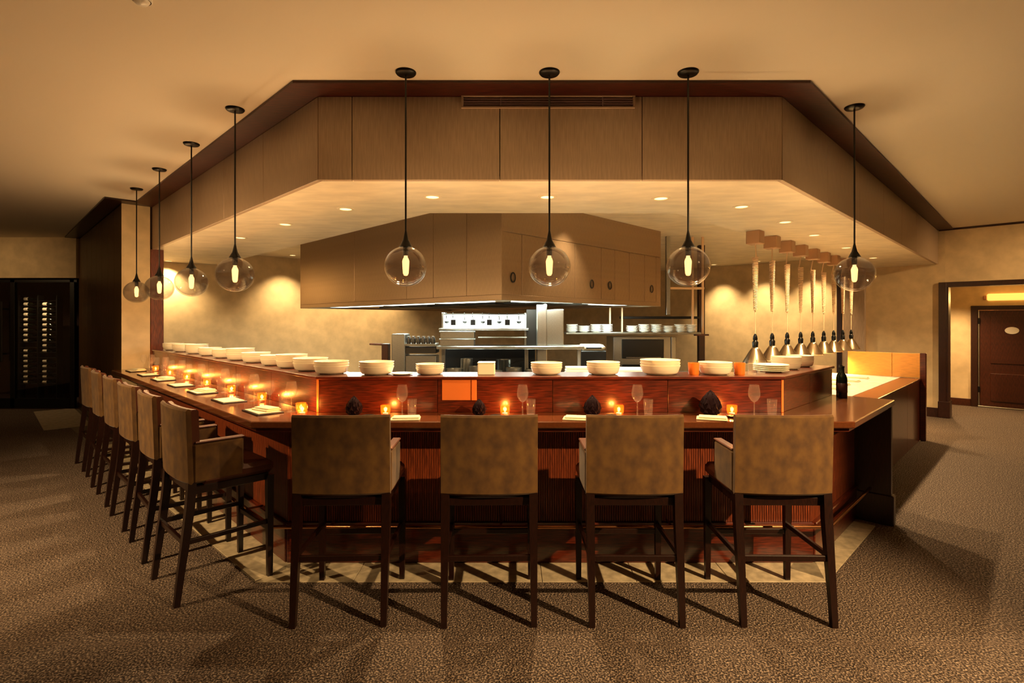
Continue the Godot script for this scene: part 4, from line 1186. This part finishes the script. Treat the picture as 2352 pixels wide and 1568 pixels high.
func napkin(at: Vector3, turn: float, label: String) -> void:
	if not shared.has("napkin"):
		shared.napkin = MB.new().box(Vector3(-0.10, 0, -0.06), Vector3(0.10, 0.012, 0.06), 0.005).mesh()
		shared.napkin2 = MB.new().box(Vector3(-0.085, 0.0125, -0.05), Vector3(0.095, 0.022, 0.045), 0.005).mesh()
	var t := thing("folded_napkin", label, "napkin", at, turn, "cream napkins on the bar")
	part("lower_fold", shared.napkin, M.linen, t)
	part("upper_fold", shared.napkin2, M.linen, t)

# ------------------------------------------------------------------ crockery on the ledge
func stack(p: Vector2, n: int, sc: float, where: String, flat := false) -> void:
	if not shared.has("bowl"):
		shared.bowl = MB.new().lathe([Vector2(0, 0), Vector2(0.088, 0), Vector2(0.092, 0.005), Vector2(0.108, 0.009), Vector2(0.117, 0.018), Vector2(0.126, 0.045), Vector2(0.132, 0.062), Vector2(0.128, 0.0625), Vector2(0.121, 0.045), Vector2(0.111, 0.02), Vector2(0.10, 0.013), Vector2(0, 0.010)], 32).mesh()
		shared.flat_plate = MB.new().lathe([Vector2(0, 0), Vector2(0.08, 0), Vector2(0.083, 0.005), Vector2(0.14, 0.018), Vector2(0.138, 0.022), Vector2(0.08, 0.010), Vector2(0, 0.008)], 32).mesh()
	for k in n:
		var pitch: float = 0.0145 if flat else 0.0185
		var o := part("cream_plate" if flat else "cream_bowl", shared.flat_plate if flat else shared.bowl, M.ceramic, self, V(p.x, LTOP + pitch * k * sc, p.y))
		o.scale = Vector3(sc, sc, sc)
		tag(o, "cream %s, %s of the stack %s" % ["plate" if flat else "bowl", ["bottom", "second", "third", "fourth", "fifth"][k] if k < n - 1 else "top", where], "plate" if flat else "bowl", "cream crockery on the ledge")

func build_ledge_ware() -> void:
	var fx := [[-1.04, 1.0], [-0.63, 0.82], [0.265, 0.92], [0.70, 0.97], [1.137, 1.14], [1.56, 0.95]]
	for i in 6:
		stack(Vector2(fx[i][0], 4.08), 3, fx[i][1], "%s from the gable on the front ledge" % ORD[5 - i])
	var bx := sbox("ceramic_box", "small square cream ceramic box on the front ledge", "box", Vector3(-0.26, LTOP, 4.01), Vector3(-0.13, LTOP + 0.085, 4.13), M.ceramic, 0.006)
	part("lid", MB.new().box(Vector3(-0.067, 0.0855, -0.062), Vector3(0.067, 0.096, 0.062), 0.004).mesh(), M.ceramic, bx)
	var sd := thing("serving_dish", "flat white serving dish near the front ledge's long-wing corner", "dish", V(-0.84, LTOP, 4.04))
	part("dish", MB.new().lathe([Vector2(0, 0), Vector2(0.06, 0), Vector2(0.085, 0.012), Vector2(0.083, 0.016), Vector2(0.058, 0.006), Vector2(0, 0.005)], 24).mesh(), M.white_ceramic, sd)
	var cup := MB.new().lathe([Vector2(0, 0), Vector2(0.035, 0), Vector2(0.038, 0.004), Vector2(0.042, 0.09), Vector2(0.039, 0.09), Vector2(0.035, 0.008), Vector2(0, 0.007)], 20).mesh()
	for e in [[1.385, "between two stacks of bowls"], [1.735, "beside the clear glasses"]]:
		var o := part("orange_cup", cup, M.orange_cup, self, V(e[0], LTOP, 4.05))
		tag(o, "orange cup on the front ledge %s" % e[1], "cup", "orange cups on the ledge")
	for i in 2:
		tumbler(V(1.83 + 0.075 * i, LTOP, 4.05 + 0.01 * i), "clear tumbler on the ledge corner, %s" % ["next to the orange cup", "next to the flat plates"][i], "tumblers on the ledge", 0.95)
	var c := Vector2(1.90, 4.09)
	var q := Vector2(0.7071, 0.7071)
	stack(c + q * 0.26, 4, 0.95, "nearest the ledge corner on the short wing", true)
	stack(c + q * 0.62, 4, 0.9, "midway along the short wing")
	stack(c + q * 0.98, 4, 0.86, "at the gable end of the short wing")
	var l := Vector2(-1.37, 4.10)
	var w := Vector2(-0.7071, 0.7071)
	var ts := [0.05, 0.42, 0.80, 1.18, 1.65, 2.1, 2.6, 3.15, 3.7, 4.3, 4.85]
	for i in ts.size():
		stack(l + w * ts[i], 3 if i % 3 != 2 else 4, [1.0, 1.05, 1.0, 0.95][i % 4], "%s from the corner on the long ledge" % ORD[i])

# ------------------------------------------------------------------ wine room
func build_cellar() -> void:
	var wr := Node3D.new()
	wr.name = "wall_cellar"
	wr.set_meta("kind", "structure")
	wr.set_meta("label", "black inner walls of the wine room")
	add_child(wr)
	part("rear", MB.new().box(V(-12.6, 0, 12.9), V(-8.5, CEIL, 12.75)).mesh(), M.cellar, wr)
	part("side", MB.new().box(V(-8.62, 0, 12.75), V(-8.5, CEIL, 10.95)).mesh(), M.cellar, wr)
	part("side", MB.new().box(V(-12.6, 0, 12.75), V(-12.5, CEIL, 10.8)).mesh(), M.cellar, wr)
	part("soffit", MB.new().box(V(-12.5, 2.75, 12.75), V(-8.62, 2.85, 10.8)).mesh(), M.cellar, wr)
	part("cellar_floor", MB.new().box(V(-12.5, 0.0, 12.75), V(-8.62, 0.01, 10.62)).mesh(), M.cellar, wr)
	# glazed front
	var gd := Node3D.new()
	gd.name = "door_1"
	gd.set_meta("kind", "structure")
	gd.set_meta("label", "dark glazed door of the wine room")
	add_child(gd)
	for x in [-11.85, -10.05, -8.85]:
		part("stile", MB.new().box(V(x - 0.045, 0.01, 10.75), V(x + 0.045, 2.6, 10.68), 0.004).mesh(), M.black, gd)
	part("head_rail", MB.new().box(V(-11.9, 2.54, 10.75), V(-8.75, 2.62, 10.68)).mesh(), M.black, gd)
	part("bottom_rail", MB.new().box(V(-11.8, 0.01, 10.75), V(-8.9, 0.2, 10.68)).mesh(), M.black, gd)
	part("pane", MB.new().box(V(-11.8, 0.2, 10.72), V(-10.1, 2.54, 10.71)).mesh(), M.dark_pane, gd)
	part("pane", MB.new().box(V(-10.0, 0.2, 10.72), V(-8.9, 2.54, 10.71)).mesh(), M.dark_pane, gd)
	part("pull", MB.new().box(V(-10.235, 0.95, 10.62), V(-10.18, 2.15, 10.60), 0.006).mesh(), M.steel_dark, gd)
	for y in [1.1, 2.0]:
		part("pull_stud", MB.new().box(V(-10.22, y - 0.015, 10.71), V(-10.19, y + 0.015, 10.62)).mesh(), M.steel_dark, gd)
	# rack of lying bottles
	var rk := thing("wine_rack", "tall dark wine rack inside the wine room", "wine rack", V(-10.5, 0.01, 11.75))
	for x in [-0.42, 0.0, 0.42]:
		part("upright", MB.new().box(Vector3(x - 0.012, 0, -0.16), Vector3(x + 0.012, 2.32, 0.0), 0.002).mesh(), M.black, rk)
	var rail := MB.new().box(Vector3(-0.41, -0.006, -0.15), Vector3(0.41, 0.0, -0.02), 0.001).mesh()
	var bt := MB.new()
	bt.lathe([Vector2(0, 0), Vector2(0.036, 0), Vector2(0.038, 0.004), Vector2(0.038, 0.19), Vector2(0.03, 0.215), Vector2(0.015, 0.235), Vector2(0.0145, 0.29), Vector2(0.016, 0.292), Vector2(0.016, 0.30), Vector2(0, 0.30)], 14)
	var btm := bt.mesh()
	var lbm := MB.new().lathe([Vector2(0.0382, 0.05), Vector2(0.0386, 0.051), Vector2(0.0386, 0.14), Vector2(0.0382, 0.141)], 14).mesh()
	for r in 17:
		var y := 0.36 + 0.115 * r
		part("shelf_bar", rail, M.steel_dark, rk, Vector3(0, y, 0))
		for c in 2:
			if (r * 7 + c * 3) % 11 == 5:
				continue
			var t := thing("wine_bottle", "dark wine bottle in the rack's %s column, %s shelf from the floor" % [["first", "second"][c], ORD[r]], "wine bottle", V(-10.89 + 0.42 * c, 0.01 + y + 0.0392, 11.82), 0.0, "wine bottles in the rack")
			t.rotation = Vector3(0, 0, -PI / 2)
			part("glass_body", btm, M.bottle_glass, t)
			part("label_band", lbm, M.label_paper, t)
	recessed(V(-10.2, 2.75, 11.1), V(-10.5, 1.4, 11.75), 3.0, 40.0, 0.8, "small spot in the wine room ceiling before the rack", "", Color(1.0, 0.86, 0.66))

# ------------------------------------------------------------------ corridor beyond the doorway
func build_corridor() -> void:
	var a := Vector2(6.4, 14.1)
	var b := Vector2(15.5, 5.0)
	var w := board("wall_corridor", a, b, 0, 2.95, 0.2, M.plaster, self)
	w.set_meta("kind", "structure")
	w.set_meta("label", "ochre plaster wall of the corridor")
	struct("ceiling_corridor", MB.new().prism([Vector2(7.2, 10.55), Vector2(11.5, 6.25), Vector2(13.2, 7.4), Vector2(8.9, 11.75), Vector2(7.4, 13.1), Vector2(6.0, 11.7)], 2.62, 2.7).mesh(), M.ceiling_paint, "low corridor ceiling")
	struct("wall_corridor_end", MB.new().prism([Vector2(6.0, 11.75), Vector2(7.35, 13.15), Vector2(7.25, 13.25), Vector2(5.9, 11.85)], 0, 2.95).mesh(), M.plaster, "end wall of the corridor")
	struct("wall_corridor_side", MB.new().prism([Vector2(11.4, 6.3), Vector2(13.2, 8.1), Vector2(13.35, 8.0), Vector2(11.55, 6.2)], 0, 2.95).mesh(), M.plaster, "other end wall of the corridor")
	var d0 := Vector2(9.58, 10.92)
	var dl := Vector2(0.7071, -0.7071)
	var bb := Node3D.new()
	bb.name = "baseboard_corridor"
	bb.set_meta("kind", "structure")
	bb.set_meta("label", "brown baseboard of the corridor")
	add_child(bb)
	board("skirting", Vector2(7.4, 13.1), d0 - dl * 0.11, 0, 0.15, 0.02, M.door_wood, bb, 0.004, 0.02)
	board("skirting", d0 + dl * 1.15, d0 + dl * 3.2, 0, 0.15, 0.02, M.door_wood, bb, 0.004, 0.02)
	# panelled door
	var dr := Node3D.new()
	dr.name = "door_2"
	dr.set_meta("kind", "structure")
	dr.set_meta("label", "red-brown panelled door in the corridor with white oval plate")
	add_child(dr)
	board("frame_post", d0 - dl * 0.11, d0, 0, 2.06, 0.05, M.door_frame, dr, 0.006, 0.05)
	board("frame_post", d0 + dl * 1.04, d0 + dl * 1.15, 0, 2.06, 0.05, M.door_frame, dr, 0.006, 0.05)
	board("frame_head", d0 - dl * 0.11, d0 + dl * 1.15, 1.985, 2.07, 0.05, M.door_frame, dr, 0.006, 0.052)
	var leaf := board("leaf", d0 + dl * 0.03, d0 + dl * 1.03, 0.03, 1.97, 0.02, M.door_wood, dr, 0.003, 0.02)
	for p in [[0.10, 0.90, 0.14, 0.70], [0.10, 0.90, 0.90, 1.86]]:
		part("raised_panel", MB.new().box(Vector3(p[0] + 0.06, p[2], 0.02), Vector3(p[1] - 0.0, p[3], 0.034), 0.01).mesh(), M.door_wood, leaf)
	board("metal_edge", d0 + dl * 0.004, d0 + dl * 0.024, 0.03, 1.975, 0.02, M.steel, dr, 0.002, 0.035)
	board("metal_edge", d0 + dl * 0.004, d0 + dl * 1.036, 1.972, 1.984, 0.02, M.brass, dr, 0.002, 0.035)
	board("threshold", d0 + dl * 0.0, d0 + dl * 1.04, 0.001, 0.028, 0.03, M.steel, dr, 0.004, 0.05)
	for y in [0.3, 1.7]:
		board("hinge", d0 + dl * 0.0, d0 + dl * 0.035, y, y + 0.12, 0.02, M.black_metal, dr, 0.002, 0.042)
	var ov := []
	var mb := MB.new()
	for k in 28:
		var an := TAU * k / 28
		ov.append(Vector3(0.105 * cos(an), 0.07 * sin(an), 0))
	for k in 28:
		var p0: Vector3 = ov[k]
		var p1: Vector3 = ov[(k + 1) % 28]
		mb.tri(Vector3(0, 0, 0.008), p0 + Vector3(0, 0, 0.008), p1 + Vector3(0, 0, 0.008), Vector3.BACK, Vector3.BACK, Vector3.BACK)
		mb.quad(p0, p1, p1 + Vector3(0, 0, 0.008), p0 + Vector3(0, 0, 0.008), ((p0 + p1) * 0.5).normalized())
	part("oval_plate", mb.mesh(), M.sign_white, leaf, Vector3(0.48, 1.57, 0.0345))
	# lit wall fitting over the door
	var sc := thing("wall_light", "warm frosted wall light over the corridor door", "wall light", V(d0.x, 2.24, d0.y), -PI / 4)
	part("shade", MB.new().box(Vector3(0.14, -0.07, 0.001), Vector3(0.95, 0.07, 0.07), 0.02).mesh(), M.sconce_glow, sc)
	part("bracket", MB.new().box(Vector3(0.08, -0.05, 0.001), Vector3(0.135, 0.03, 0.05), 0.006).mesh(), M.brass, sc)
	var al := AreaLight3D.new()
	al.name = "shade_light"
	al.light_color = Color(1.0, 0.76, 0.42)
	al.light_energy = 1.6
	al.area_size = Vector2(0.8, 0.14)
	al.area_range = 15.0
	al.shadow_enabled = true
	sc.add_child(al, true)
	al.transform = Transform3D(Basis(Vector3.UP, PI), Vector3(0.545, 0, 0.085))
	al.transform.basis = Basis.IDENTITY.rotated(Vector3.UP, PI)
	recessed(V(8.6, 2.62, 10.6), V(8.6, 0, 10.6), 9.0, 60.0, 0.9, "recessed downlight in the corridor ceiling", "")
